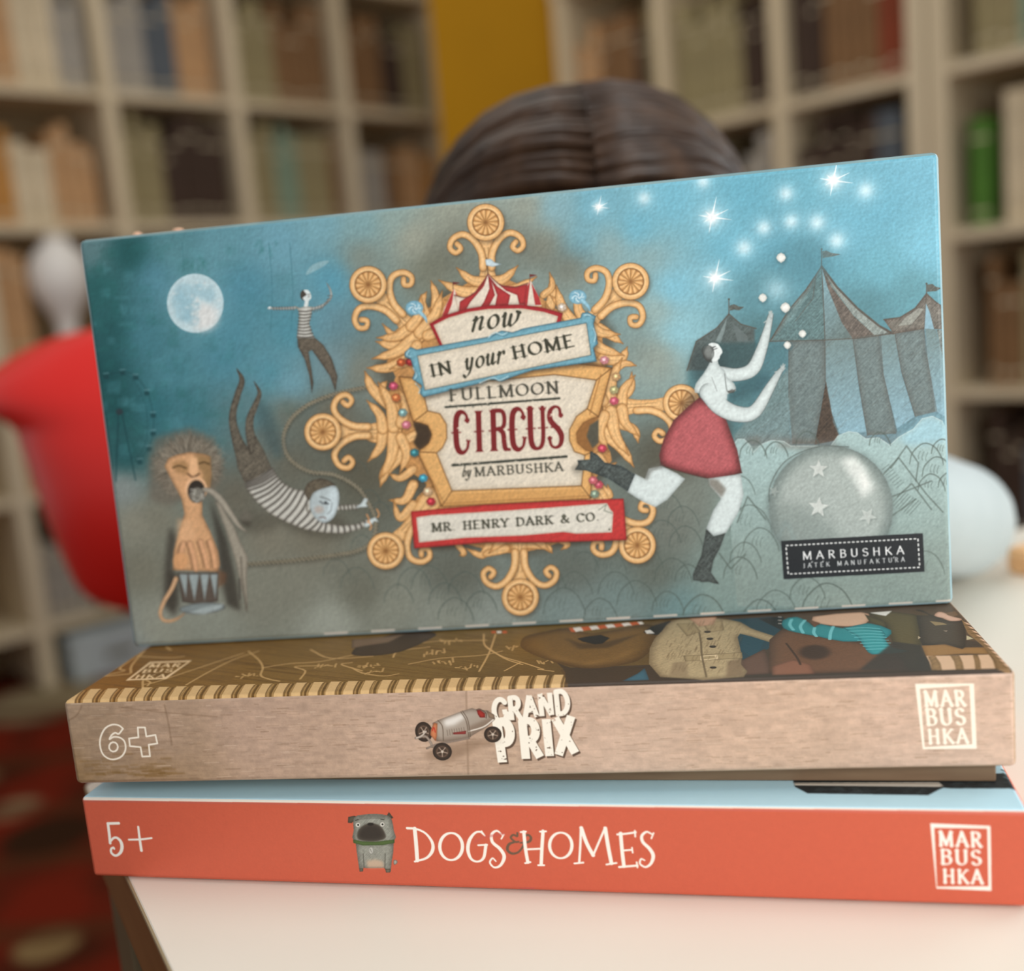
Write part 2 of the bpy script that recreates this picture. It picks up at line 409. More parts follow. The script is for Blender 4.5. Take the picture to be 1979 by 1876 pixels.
def paint_circus(quad, w=2100, h=1068):
    s = Sheet(w, h, quad, 7)
    s.field([(175,480,95,130,135),(250,490,32,88,90),(190,560,40,98,100),(215,640,36,90,94),(200,720,26,80,84),(225,790,28,82,85),(240,880,34,88,92),
        (300,540,82,138,156),(330,480,88,140,150),(430,470,100,152,166),(280,650,70,128,142),(330,720,74,132,146),(430,690,80,140,158),(470,560,82,142,162),(360,800,66,122,134),(300,790,52,112,122),(440,640,80,140,158),
        (540,470,112,164,182),(560,640,84,146,164),(520,720,88,148,166),(620,430,120,168,182),(640,540,92,156,178),(700,430,128,166,172),(760,420,142,164,160),(800,460,156,160,146),(870,405,152,158,145),(700,500,128,140,132),(640,620,104,150,166),(640,700,120,150,158),(560,740,112,160,176),
        (830,520,120,124,110),(1020,400,152,158,146),(1050,470,140,146,134),(1070,400,134,176,188),(1120,470,120,176,194),(1150,395,112,172,192),(1230,440,112,178,200),(1300,380,116,182,204),(1440,370,104,172,194),(1420,470,108,176,198),(1560,350,104,170,190),(1700,400,106,172,194),(1780,340,112,176,198),(1790,480,122,188,210),(1640,440,110,176,198),(1500,470,98,160,180),(1560,500,86,142,158),(1480,560,88,138,150),(1700,520,108,172,190),(1760,560,96,150,162),(1300,560,128,192,214),(1310,640,142,194,208),(1180,480,140,168,170),(1250,500,138,170,174),(1270,600,150,174,172),(1270,690,146,158,150),(1100,520,132,140,130),
        (1480,650,80,120,126),(1680,590,86,134,144),(560,800,108,114,104),(640,800,112,110,96),(520,860,104,112,106),(480,800,92,128,134),(560,900,104,104,92),(700,900,96,94,80),(700,720,124,130,120),
        (240,945,140,150,148),(260,1010,140,140,126),(300,1000,128,128,114),(270,1100,122,122,108),(300,1210,146,150,138),(420,1210,140,146,136),(250,1240,140,148,142),(460,960,106,104,92),(520,1040,128,126,112),(600,1040,120,118,104),(560,1130,128,130,118),(480,1150,130,132,120),(700,1140,112,114,102),(640,1210,158,164,154),(760,1180,138,142,130),(850,1200,140,146,136),(880,1110,104,110,102),(960,1205,140,150,144),(1100,1180,124,142,140),(1100,1110,104,114,108),(1200,1170,118,138,136),(1260,1100,100,108,100),(1290,1020,112,118,110),(1300,890,88,86,74),(1330,960,120,128,120),(1320,1180,110,140,142),(1400,1150,128,152,148),(1450,1090,130,154,150),(1460,980,140,162,158),(1470,880,152,184,186),(1560,1150,136,152,144),(1700,1150,140,150,140),(1800,1080,150,150,136),(1820,1150,152,156,144),(1760,960,160,180,176),(1820,940,166,188,186),(1820,1010,158,172,166),(1500,1180,128,150,146)])
    P, L, Z = s.poly, s.line, s.rng
    # washes of darker ink and dry-brush squares in the upper left sky
    for _ in range(260):
        x = Z.uniform(165, 560); y = Z.uniform(470, 880)
        a = max(0, 1 - (x - 165) / 330.) * .20 + .05
        wv, hv = Z.uniform(6, 34), Z.uniform(4, 26)
        P([(x, y), (x + wv, y - wv * .08), (x + wv, y + hv), (x, y + hv)], [(34, 100, 96), (100, 165, 178), (46, 112, 112)][Z.integers(3)], a=a, soft=3)
    for x0, y0 in ((395, 500), (360, 520), (400, 620), (330, 620), (520, 470)):
        for _ in range(6):
            x, y = x0 + Z.normal(0, 10), y0 + Z.normal(0, 12)
            L([(x, y), (x + Z.normal(0, 6), y + Z.uniform(6, 20))], 5, (40, 110, 104), a=.22, soft=2)
    for x in (352, 520, 560): L([(x, 470), (x + 6, 560), (x + 3, 640)], 1.6, (46, 100, 110), a=.4)
    # shadows under the ornament and figures
    for c, rx, ry, a in (((940, 480), 110, 60, .45), ((1090, 500), 60, 40, .4), ((640, 850), 80, 70, .35), ((700, 960), 60, 60, .45), ((780, 1000), 60, 60, .35), ((1260, 900), 50, 60, .6), ((690, 640), 60, 50, .25), ((1200, 650), 60, 60, .3), ((1120, 1080), 90, 40, .3), ((880, 1100), 70, 40, .3)):
        s.oval(c, rx, ry, (84, 82, 70), a=a * .62, soft=22)
    # pencil hills, lower right band of pale cloud hills
    hills = z3([(430,1880),(470,1770),(500,1722),(540,1722),(575,1760),(592,1800),(640,1752),(700,1728),(770,1735),(812,1762),(1045,1762),(1088,1702),(1150,1678),(1200,1684),(1250,1720),(1325,1713),(1392,1758),(1440,1712),(1530,1662),(1580,1602),(1640,1588),(1700,1618),(1745,1690),(1780,2700),(500,2700)])
    # tents first, then hills over them
    def tent_line(P_, wd=1.6, a=.75): L(z3(P_), wd, (84, 72, 62), a=a, smooth=0)
    wall = z3([(700,1135),(800,1150),(1010,1142),(1200,1130),(1410,1100),(1560,1075),(1700,1080),(1740,1700),(1400,1760),(480,1760)])
    P(wall, (104, 140, 152), hatch=.12)
    P(z3([(210,1310),(260,1150),(400,1160),(570,1150),(700,1140),(800,1150),(800,1480),(480,1760),(200,1500)]), (72, 116, 124), a=.75, soft=6)
    BR, BL = (112, 120, 116), (138, 176, 192)
    for Q in ([(800,1150),(1010,1142),(1012,1390),(950,1750),(820,1750),(800,1500)], [(1175,1132),(1330,1110),(1350,1330),(1430,1690),(1260,1700),(1210,1400)], [(1420,1100),(1590,1075),(1600,1200),(1665,1560),(1540,1590),(1460,1330)]):
        P(z3(Q), BR, edge=(88, 84, 76), ew=8, hatch=.26, a=.74)
    P(z3([(480,1700),(700,1420),(800,1300),(815,1750),(480,1760)]), (118, 138, 138), a=.8, hatch=.25, soft=3)
    for Q in ([(1015,1142),(1175,1132),(1205,1400),(1255,1680),(1100,1690),(1040,1540),(1015,1390)], [(1335,1110),(1420,1100),(1455,1330),(1535,1590),(1432,1660),(1352,1340)], [(1600,1075),(1660,1080),(1720,1300),(1735,1600),(1660,1560),(1610,1250)]):
        P(z3(Q), BL, hatch=.1, tone=((112, 132, 132), 0, -.9))
    P(z3([(1665,1080),(1700,1085),(1728,1300),(1715,1300)]), BR, hatch=.4)
    P(z3([(1015,1385),(985,1560),(950,1755),(1100,1725),(1060,1620),(1040,1500)]), (74, 62, 52), hatch=.5)
    roof = z3([(992,710),(1035,775),(1080,830),(1200,955),(1330,1060),(1412,1104),(1200,1132),(1010,1142),(800,1150),(690,1150),(800,965),(900,848)])
    P(roof, (108, 136, 138), edge=(92, 82, 72), ew=7, hatch=.3)
    P(z3([(992,710),(1010,780),(1012,1140),(800,1150),(690,1150),(840,1000),(930,840)]), (92, 120, 122), a=.8, hatch=.35)
    P(z3([(992,710),(1025,830),(1120,1060),(1172,1132),(1010,1142),(1004,850)]), (134, 172, 184), tone=((100, 116, 114), .3, .8), hatch=.15)
    P(z3([(992,710),(1050,830),(1180,1000),(1300,1112),(1172,1132),(1110,1040),(1030,840)]), (104, 94, 86), hatch=.4, a=.95)
    P(z3([(1000,725),(1090,850),(1240,1000),(1380,1100),(1300,1112),(1170,985),(1060,830)]), (140, 150, 146), hatch=.25)
    tent_line([(992,710),(900,848),(800,965),(690,1150)], 2.2); tent_line([(992,710),(1080,830),(1200,955),(1330,1060),(1412,1104)], 4, .8)
    tent_line([(992,710),(1000,850),(1012,1142),(1014,1390)]); tent_line([(690,1150),(1010,1142),(1200,1132),(1412,1104),(1590,1075)]); tent_line([(1018,1390),(1040,1540),(1100,1725)])
    for Q in ([(1175,1132),(1210,1400),(1260,1700)], [(1335,1110),(1352,1340),(1432,1680)], [(1420,1100),(1460,1330),(1540,1590)], [(1590,1075),(1610,1250),(1665,1560)], [(800,1150),(800,1480)], [(960,760),(940,900),(840,1030)]): tent_line(Q, 1.3, .6)
    # right tent
    P(z3([(1605,870),(1540,955),(1450,1010),(1355,1022),(1412,1104),(1590,1075),(1720,1080),(1722,960),(1660,920)]), (112, 108, 100), edge=(88, 76, 68), ew=5, hatch=.4)
    P(z3([(1600,920),(1625,980),(1650,1078),(1592,1075)]), (140, 176, 192)); P(z3([(1560,955),(1480,1012),(1440,1060),(1520,1050),(1590,960)]), (146, 148, 140), hatch=.2)
    tent_line([(1605,870),(1540,955),(1450,1010),(1355,1022)], 2.4); tent_line([(1605,870),(1660,920),(1722,960)], 2.4); tent_line([(1605,870),(1592,1075)], 1.2)
    # left tent
    P(z3([(450,990),(380,1072),(260,1150),(235,1230),(205,1320),(600,1320),(600,1075),(520,1050)]), (84, 92, 90), hatch=.35, a=.9, soft=2)
    P(z3([(440,1010),(425,1090),(400,1160),(370,1150)]), (126, 142, 142)); P(z3([(470,1040),(560,1120),(560,1155),(500,1150)]), (100, 112, 112))
    P(z3([(330,1160),(620,1155),(600,1320),(350,1320)]), (58, 88, 92), a=.8, soft=4)
    tent_line([(450,990),(380,1072),(260,1150),(205,1320)], 2.6); tent_line([(450,990),(520,1050),(610,1075)], 2.4)
    for (x, y0, y1, fl) in ((992, 610, 712, [(996,622),(1020,618),(1050,632),(1104,640),(1060,652),(1020,658),(998,664)]), (450, 903, 992, [(454,940),(480,932),(510,946),(540,948),(510,968),(480,964),(456,970)]), (1606, 812, 872, [(1608,818),(1640,814),(1660,830),(1695,838),(1660,856),(1610,860)])):
        tent_line([(x, y0), (x, y1)], 1.8, .9); P(z3(fl), (88, 92, 86), hatch=.3); s.oval(z3([(x, y0)])[0], 2, 2, (80, 76, 66))
    for _ in range(150):
        x = Z.uniform(1420, 1832); y = Z.uniform(650, 850)
        L([(x, y), (x + Z.uniform(8, 20), y - Z.uniform(8, 18))], 1, (88, 84, 76), a=.28)
    for x0, x1 in ((1420, 1560), (1580, 1700), (1640, 1830)): s.oval(((x0 + x1) / 2, 852), (x1 - x0) / 2, 9, (128, 112, 104), a=.3, soft=9)
    P(hills, (164, 190, 190), tone=((140, 158, 152), 0, 1.4), hatch=.07, a=.96)
    P(z3([(1440,1712),(1530,1662),(1580,1602),(1640,1588),(1700,1618),(1745,1690),(1700,1740),(1500,1760)]), (156, 200, 216), soft=8, a=.7)
    P(z3([(560,1720),(592,1800),(640,1752),(620,1700)]), (110, 112, 106), a=.5, soft=4); s.oval((1560, 860), 60, 10, (112, 104, 96), a=.5, soft=6)
    L(hills[:22], 1.2, (206, 222, 220), smooth=0, a=.8)
    # soft fade of the hills into the ground
    for x in range(1400, 1850, 40): s.oval((x, 1110 - (x - 1400) * .04), 60, 60, (136, 152, 146), a=.25, soft=25)
    INK = (82, 94, 88)
    def mound(x, y, r, a=.55, hat=True, wd=2.6):
        a = min(.85, a + .16)
        q = [(x - r, y + r * .55), (x - r * .85, y - r * .1), (x - r * .35, y - r * .62), (x + r * .1, y - r * .7), (x + r * .6, y - r * .4), (x + r * .95, y + r * .2), (x + r * 1.05, y + r * .6)]
        L(q, [wd * .7, wd, wd, wd, wd, wd, wd * .6], INK, a=a)
        if hat:
            for k in range(3):
                xx = x - r * .35 + k * r * .22; yy = y - r * .25 + k * r * .05
                L([(xx, yy), (xx - r * .12, yy + r * .3), (xx - r * .1, yy + r * .5)], wd * .7, INK, a=a * .7)
    for (x, y, r, a) in ((1290,975,28,.35),(1320,1000,30,.4),(1280,1030,34,.4),(1325,1040,32,.45),(1250,1080,30,.35),(1300,1105,36,.45),(1450,1005,40,.35),(1470,1045,34,.4),(1440,1070,30,.4),(1330,1110,26,.5),(1430,1100,32,.45),(1360,1180,42,.55),(1470,1185,36,.5),(1600,1165,52,.55),(1290,1165,30,.4),(1190,1130,34,.35),(1110,1130,34,.35),(1090,1165,40,.4),(1160,1180,32,.4),(1230,1150,38,.4),(1060,1120,32,.3),(900,1130,34,.4),(860,1150,32,.4),(830,1120,36,.35),(930,1165,30,.45),(880,1180,34,.4),(800,1120,32,.35),(770,1150,28,.3),(700,1050,22,.3),(735,985,20,.4),(715,960,18,.35),(690,1120,32,.3),(650,1100,26,.25),(1560,1140,34,.4),(1790,1090,34,.35),(1500,1170,40,.35),(1430,940,28,.35),(1410,975,20,.35),(690,905,20,.3),(650,880,18,.25),(1740,1080,30,.3),(1180,1090,30,.3),(1130,1085,26,.3)):
        mound(x, y, r, a)
    for (x, y, r) in ((1790,880,32),(1812,905,30),(1800,935,26),(1822,865,22),(1835,930,22),(1500,870,22),(1455,870,26),(1560,850,22),(1700,850,20)):
        mound(x, y, r, .5, True, 2.6)
    for Q in ([(1700,925),(1737,885),(1790,955),(1822,990)], [(1735,960),(1762,935),(1800,985)], [(1722,905),(1752,862),(1775,895),(1770,930)], [(1725,960),(1800,930)], [(1720,1000),(1770,965)], [(1425,1010),(1445,960),(1480,1005)], [(1390,1070),(1412,1100),(1440,1072)]):
        L(Q, 3, INK, a=.6, smooth=0)
    for k in range(8):
        L([(1745 + k * 5, 950 + k * 3), (1722 + k * 5, 975 + k * 3)], 1.8, INK, a=.5); L([(1705 + k * 4, 908 + k * 5), (1718 + k * 4, 898 + k * 5)], 1.8, INK, a=.45)
    # ball
    s.oval((1606, 984), 124, 124, (96, 108, 106), a=.5, soft=8)
    s.oval((1606, 983), 120, 121, (156, 168, 164), edge=(102, 116, 114), ew=20, es=.9, hatch=.06, light=(178, 188, 184))
    s.oval((1560, 1030), 80, 40, (112, 126, 122), a=.45, rot=.6, soft=16)
    P([(1625,890),(1650,880),(1672,905),(1690,945),(1668,965),(1650,930)], (226, 232, 228), soft=7, a=.9); P([(1660,905),(1680,935),(1668,950)], (244, 246, 242), soft=4, a=.7)
    L([(1486,970),(1490,935),(1520,890),(1580,864),(1640,864)], 2.4, (88, 98, 94), a=.7)
    L([(1505,1040),(1520,1010),(1540,1060)], 6, (134, 156, 156), a=.4, soft=4)
    def star5(x, y, r, rot, col, a=.9):
        q = []
        for k in range(10):
            rr = r if k % 2 == 0 else r * .42; t = rot + k * math.pi / 5
            q.append((x + rr * math.cos(t), y + rr * math.sin(t)))
        P([(a_ + 1.5, b + 2) for a_, b in q], (96, 108, 104), a=.45, soft=1.5); P(q, col, a=a)
    star5(1582, 907, 19, -.3, (208, 214, 210)); star5(1582, 981, 21, -.2, (212, 218, 214)); star5(1677, 998, 18, .2, (196, 204, 200)); star5(1496, 950, 12, .1, (170, 180, 176), .6)
    # ferris wheel
    FW = (24, 66, 72)
    rim = [(205,725),(237,718),(262,727),(284,757),(296,800),(296,835),(288,865),(270,890)]
    L(rim, 1.6, FW, a=.55); L([(x - 9 + (235 - x) * .04, y + 3) for x, y in rim], 1.3, FW, a=.5)
    for x, y in rim: L([(230, 795), (x, y)], 1., FW, a=.35)
    for Q in ([(229,800),(224,930)], [(236,800),(262,928)], [(206,810),(212,930)]): L(Q, 3, FW, a=.7)
    L([(222,880),(262,884)], 2, FW, a=.4); s.oval((231, 796), 7, 6, (44, 60, 66))
    for x, y in rim: P([(x - 6, y), (x + 6, y), (x + 5, y + 7), (x - 4, y + 8)], FW, a=.75); L([(x - 5, y - 3), (x + 5, y - 4)], 2, (120, 160, 168), a=.6)
    # moon
    s.glow((377, 586), 40, (150, 200, 214), .5)
    s.oval((377.5, 586), 54.5, 57, (196, 222, 230), n=60, edge=(206, 232, 240), ew=4)
    s.oval((392, 612), 30, 27, (226, 230, 230), soft=9)
    for x, y, rx, ry in ((358,568,22,20),(368,592,18,14),(385,560,16,9),(404,570,14,12),(354,604,16,16),(372,618,14,12),(345,580,12,18),(362,612,12,10)):
        s.oval((x, y), rx, ry, (150, 194, 210), a=.55, soft=4, rot=Z.uniform(0, 3))
    for _ in range(40):
        t = Z.uniform(0, 6.28); r = Z.uniform(0, 48); s.oval((377 + r * math.cos(t), 586 + r * math.sin(t)), Z.uniform(1, 5), Z.uniform(1, 4), [(240, 242, 242), (160, 200, 212)][Z.integers(2)], a=.4, soft=1)
    P([(591,531),(600,515),(618,506),(636,504),(626,514),(606,525)], (164, 194, 200), a=.6, smooth=4)
    # stars
    for x, y, r, big in ((1610,349,13,1),(1375.7,420,13,1),(1382,537.8,12,1),(1157,400,7,1),(1245,383,8,0),(1359,351,8,0),(1519,374,9,0),(1673,368,10,0),(1476,440,9,0),(1529,428,9,0),(1579,430,10,0),(1438,479,10,0),(1617,465,10,0),(1500,560,12,-1)):
        s.glow((x, y), r * 1.9, (168, 216, 232), .45); s.glow((x, y), r * .95, (214, 240, 248), .85 if big >= 0 else .3)
        if big == 1:
            s.glow((x, y), r * .55, (255, 255, 255), 1.)
            for ang, l in ((-1.35, 3.), (-.45, 2.6), (.12, 2.8), (1.75, 2.2), (3.3, 1.9), (2.6, 1.3), (-2.4, 1.2)):
                L([(x, y), (x + math.cos(ang) * r * l * 1.05, y + math.sin(ang) * r * l * 1.05)], [4.2 if r > 9 else 2.6, .5], (246, 252, 255), a=.9, smooth=0)
    s.oval(z3([(870, 680)])[0], 62, 40, (84, 136, 150), a=.4, soft=10)
    # tightrope walker
    DK = (86, 80, 70)
    P(z1([(1483,1165),(1490,1220),(1530,1300),(1558,1400),(1572,1505),(1580,1440),(1574,1380),(1556,1250),(1570,1240),(1622,1310),(1682,1400),(1715,1492),(1728,1400),(1692,1290),(1642,1210),(1590,1165)]), (70, 90, 94), a=.4, soft=6)
    P(z1([(1483,1165),(1488,1220),(1530,1300),(1558,1400),(1572,1505),(1582,1440),(1574,1380),(1552,1250),(1572,1240),(1622,1310),(1682,1400),(1715,1492),(1728,1400),(1692,1290),(1642,1210),(1590,1165)]), (104, 96, 84), edge=(62, 56, 48), ew=4, hatch=.35)
    def striped(Q, n, ax, base=(216, 218, 212), dark=(92, 88, 82), wd=3., edge=(120, 116, 106)):
        """ax: list of (left point, right point) pairs along the body"""
        P(Q, base, edge=edge, ew=4, es=.8)
        ax = np.array(ax, float).reshape(len(ax), 4)
        t = np.linspace(0, len(ax) - 1, n)
        for v in t:
            i = min(int(v), len(ax) - 2); f = v - i; r = ax[i] * (1 - f) + ax[i + 1] * f
            a_, b = r[:2], r[2:]
            m = (a_ + b) / 2 + (b - a_)[::-1] * (-.06, .06)
            L([a_, m, b], wd, dark, smooth=4, a=.9)
    L(z1([(1470,985),(1400,988),(1310,988)]), [5.5, 4.4, 3.4], (206, 210, 206), edge=(100, 100, 96), ew=2); L(z1([(1580,990),(1640,970),(1685,925),(1685,880),(1662,835)]), [5.5, 5, 4.4, 3.6, 1.6], (206, 210, 206), edge=(100, 100, 96), ew=2)
    for x in range(1340, 1470, 17): L(z1([(x, 980), (x + 3, 998)]), 2.2, (96, 94, 90), a=.9)
    for x, y, dx, dy in ((1590,996,4,-14),(1607,990,5,-16),(1624,984,6,-16),(1641,976,9,-14),(1656,962,11,-10),(1668,946,13,-6),(1677,930,14,-4),(1682,912,14,0)): L(z1([(x - dx, y - dy), (x + dx, y + dy)]), 2, (96, 94, 90), a=.8)
    striped(z1([(1466,972),(1500,985),(1530,975),(1580,980),(1572,1010),(1556,1080),(1570,1130),(1588,1170),(1482,1170),(1490,1100),(1497,1030),(1490,1000)]), 9, [[*z1([(1494,1005)])[0], *z1([(1574,1000)])[0]], [*z1([(1490,1085)])[0], *z1([(1556,1080)])[0]], [*z1([(1484,1160)])[0], *z1([(1584,1158)])[0]]], wd=3.2)
    s.oval(z1([(1522, 908)])[0], 6.5, 10, (74, 68, 60)); P(z1([(1522,880),(1545,876),(1562,895),(1568,925),(1552,945),(1548,975),(1524,975),(1530,945),(1516,925),(1540,905)]), (222, 232, 232), smooth=3)
    L(z1([(1546,905),(1560,902)]), 1.1, (60, 56, 50)); L(z1([(1548,918),(1560,916)]), 1., (60, 56, 50)); s.oval(z1([(1316, 984)])[0], 3.4, 2, (230, 236, 236), rot=-.5)
    # rope
    rope = [(800,727),(755,739),(700,750),(650,761),(600,780),(566,806),(549,838),(550,868),(566,893),(600,912),(646,918),(690,942),(714,976),(726,1008),(719,1046),(690,1065),(640,1074),(560,1084),(476,1091)]
    R_ = spline(rope, 30)
    L(R_[::4] + (2, 4), 8, (62, 58, 48), smooth=0, a=.35, soft=3); L(R_[::3], 7, (84, 80, 68), smooth=0)
    acc = 0
    for i in range(1, len(R_)):
        acc += np.linalg.norm(R_[i] - R_[i - 1])
        if acc > 6.2:
            acc = 0; d = R_[i] - R_[i - 1]; d = d / (np.linalg.norm(d) + 1e-9); nn = np.array([-d[1], d[0]])
            L([R_[i] - d * 3.2 - nn * 2.4, R_[i] + d * 3.2 + nn * 2.4], 3.2, (150, 144, 124), a=.9)
    # lying acrobat
    s.oval((600, 1005), 80, 30, (66, 62, 52), a=.5, soft=12, rot=.3); s.oval((500, 1010), 40, 22, (66, 62, 52), a=.4, soft=12); s.oval((520, 830), 16, 60, (60, 84, 88), a=.5, soft=9, rot=-.35)
    TR = (104, 98, 86)
    L(z4([(1000,740),(975,640),(948,520),(950,430),(990,330),(1010,265),(975,192)]), [34, 24, 18, 15, 11, 8, 1.5], TR, edge=(66, 60, 52), ew=4, hatch=.5)
    L(z4([(960,800),(915,690),(862,560),(836,420),(868,280),(897,185),(862,108)]), [40, 34, 21, 15, 13, 11, 1.5], TR, edge=(66, 60, 52), ew=5, hatch=.5)
    P(z4([(850,640),(870,760),(925,850),(1090,755),(1040,640),(985,540),(960,660),(900,600)]), TR, edge=(70, 64, 56), ew=6, es=.6, hatch=.5, a=.95)
    L(z4([(945,600),(950,660),(975,640)]), 2.5, (58, 54, 48), a=.8)
    low = z4([(920,850),(930,890),(990,970),(1080,1050),(1200,1110),(1300,1150),(1430,1172),(1550,1176),(1650,1152),(1735,1110)])
    upp = z4([(1095,757),(1120,800),(1160,850),(1230,890),(1330,905),(1400,1060),(1440,1112),(1540,1128),(1640,1118),(1715,1085)])
    striped(low + upp[::-1], 25, [[*a_, *b] for a_, b in zip(low, upp)], base=(206, 206, 198), wd=4.6, edge=(128, 122, 110))
    L(z4([(1515,1012),(1580,1008),(1640,1002)]), 9, (198, 198, 190), edge=(110, 106, 98), ew=3)
    for x in range(1530, 1640, 26): L(z4([(x, 992), (x + 6, 1026)]), 3.4, (92, 88, 80), a=.9)
    P(z4([(1625,1015),(1670,980),(1690,945),(1715,955),(1700,985),(1715,1005),(1670,1008)]), (208, 222, 224), edge=(130, 136, 136), ew=2); P(z4([(1685,1118),(1725,1085),(1760,1070),(1785,1105),(1755,1098),(1730,1125),(1695,1140)]), (208, 222, 224), edge=(130, 136, 136), ew=2)
    for q in ((1770,1050), (1705,1085), (1720,1130)): L(z4([(q[0], q[1] - 30), (q[0] + 14, q[1]), (q[0] + 6, q[1] + 22)]), 3, (226, 160, 104), a=.8)
    P(z4([(1300,900),(1330,845),(1400,820),(1462,835),(1502,868),(1470,900),(1400,900),(1350,960),(1318,950)]), (98, 90, 76), edge=(64, 58, 50), ew=4, hatch=.5, smooth=3)
    P(z4([(1372,905),(1440,880),(1500,868),(1526,920),(1520,1000),(1490,1075),(1432,1108),(1370,1075),(1335,1000),(1345,940)]), (206, 222, 228), edge=(132, 142, 144), ew=5, smooth=3)
    s.oval(z4([(1395, 1022)])[0], 9, 7, (216, 176, 156), a=.8, soft=3); P(z4([(1440,880),(1470,890),(1440,960),(1450,1040),(1420,1100),(1360,1070),(1340,1000),(1350,930)]), (160, 172, 174), a=.5, soft=5)
    L(z4([(1400,970),(1430,985),(1460,985)]), 2, (60, 64, 66)); s.oval(z4([(1440, 975)])[0], 3.2, 2.2, (70, 76, 78)); L(z4([(1405,940),(1440,950),(1470,965)]), 1.8, (84, 88, 88)); L(z4([(1480,975),(1472,1030),(1450,1050)]), 1.2, (110, 120, 124)); L(z4([(1395,1075),(1425,1072),(1440,1080)]), 2, (120, 96, 92)); L(z4([(1320,990),(1318,1030),(1340,1040)]), 3, (120, 116, 106))
    P(z4([(880,1080),(915,1020),(965,1060),(955,1100),(910,1110)]), (112, 108, 98), a=.7, soft=1.5); P(z4([(885,1090),(960,1100),(940,1140),(900,1120)]), (66, 62, 54), a=.6, soft=3)
    # lion, tamer and drum
    s.oval((365, 905), 66, 62, (118, 110, 96), a=.85, soft=9); P(z4([(330,560),(290,700),(300,960),(420,1000),(500,960),(700,900),(760,760),(720,560),(560,490)]), (112, 104, 92), soft=8, a=.7)
    for _ in range(520):
        t = Z.uniform(-3.6, .5) if Z.random() < .68 else Z.uniform(2.0, 3.6); r0 = Z.uniform(26, 52); r1 = r0 + Z.uniform(12, 30)
        c = (366, 902); q = [(c[0] + r * math.cos(t + k) * 1.02, c[1] + r * math.sin(t + k) * .98) for r, k in ((r0, 0), ((r0 + r1) / 2, Z.normal(0, .05)), (r1, Z.normal(0, .12)))]
        L(q, [1.8, 1.5, .5], [(148, 140, 124), (84, 78, 68), (122, 112, 98), (166, 158, 142)][Z.integers(4)], a=.5, smooth=3)
    P(z4([(430,1130),(400,1400),(390,1640),(460,1720),(490,1620),(480,1430),(440,1420),(470,1200)]), (48, 42, 36), a=.75, soft=8); P(z4([(690,960),(800,1220),(860,1480),(890,1680),(840,1660),(800,1640),(760,1460),(740,1250)]), (52, 48, 42), a=.75, soft=6)
    SK = (218, 170, 126)
    P(z4([(395,742),(420,690),(480,665),(560,650),(650,662),(692,678),(700,800),(690,880),(640,930),(640,1060),(690,1160),(742,1290),(755,1380),(740,1425),(450,1415),(455,1290),(490,1160),(525,1050),(505,950),(440,830)]), SK, edge=(132, 100, 70), ew=6, hatch=.1)
    P(z4([(600,660),(695,680),(700,860),(650,900),(640,780),(600,740)]), (122, 100, 62), a=.6, soft=5); P(z4([(440,720),(520,700),(560,740),(540,800),(470,780)]), (150, 116, 72), a=.55, soft=4)
    L(z4([(450,752),(490,738),(535,755)]), 3.5, (104, 80, 50)); L(z4([(620,725),(650,715),(685,728)]), 3.5, (96, 74, 46)); P(z4([(565,680),(605,690),(615,770),(600,800),(565,795),(555,760)]), (238, 190, 144), soft=2); L(z4([(545,790),(580,812),(620,790)]), 3.2, (92, 66, 46))
    s.oval(z4([(600, 890)])[0], 21, 24, (236, 190, 148)); s.oval(z4([(602, 905)])[0], 17, 22, (52, 46, 40), soft=1); s.oval(z4([(606, 928)])[0], 15, 15, (142, 140, 130), edge=(78, 74, 68), ew=3, hatch=.4)
    for _ in range(14): s.oval((379 + Z.normal(0, 6), 957 + Z.normal(0, 6)), 2.4, 1.8, [(190, 190, 182), (92, 88, 82)][Z.integers(2)], a=.7)
    P(z4([(480,1080),(560,1100),(600,1200),(520,1260),(470,1280)]), (240, 192, 148), a=.5, soft=5)
    for q in ([(520,1240),(500,1330),(510,1400)], [(560,1240),(585,1330),(600,1410)], [(630,1230),(660,1330),(675,1400)], [(690,1230),(715,1320),(725,1400)]):
        L(z4(q), [12, 12, 10], (228, 176, 134), edge=(150, 110, 78), ew=3); L(z4([(x - 24, y) for x, y in q]), 2, (96, 70, 48), a=.8)
    s.oval(z4([(500, 1355)])[0], 15, 16, (224, 168, 118), a=.8, soft=2); P(z4([(735,1400),(800,1440),(790,1500),(740,1530)]), (110, 78, 56), a=.7, soft=4)
    P(z4([(480,1432),(742,1428),(742,1615),(640,1640),(510,1622)]), (92, 82, 74), edge=(60, 54, 48), ew=4)
    for q in ([(490,1440),(545,1440),(535,1600)], [(550,1440),(620,1440),(590,1620)], [(625,1440),(685,1440),(655,1620)], [(690,1440),(740,1440),(725,1610)]): P(z4(q), (158, 172, 174), edge=(120, 126, 124), ew=3)
    s.oval(z4([(640, 1662)])[0], 45, 11, (132, 144, 146), edge=(84, 84, 80), ew=4, rot=-.06); P(z4([(560,1690),(640,1660),(780,1630),(760,1660),(650,1700)]), (176, 190, 192), soft=2, a=.8)
    L(z4([(470,1470),(440,1540),(392,1620),(368,1690),(385,1735),(430,1745),(480,1728),(525,1695)]), [9, 8.5, 8, 7.5, 7, 6.5, 5, 2], (222, 182, 142), edge=(136, 104, 76), ew=3)
    CL = (160, 154, 140)
    P(z4([(720,960),(760,985),(800,1060),(845,1130),(890,1240),(935,1330),(928,1480),(936,1690),(900,1560),(880,1470),(850,1340),(800,1180)]), CL, edge=(104, 98, 88), ew=4)
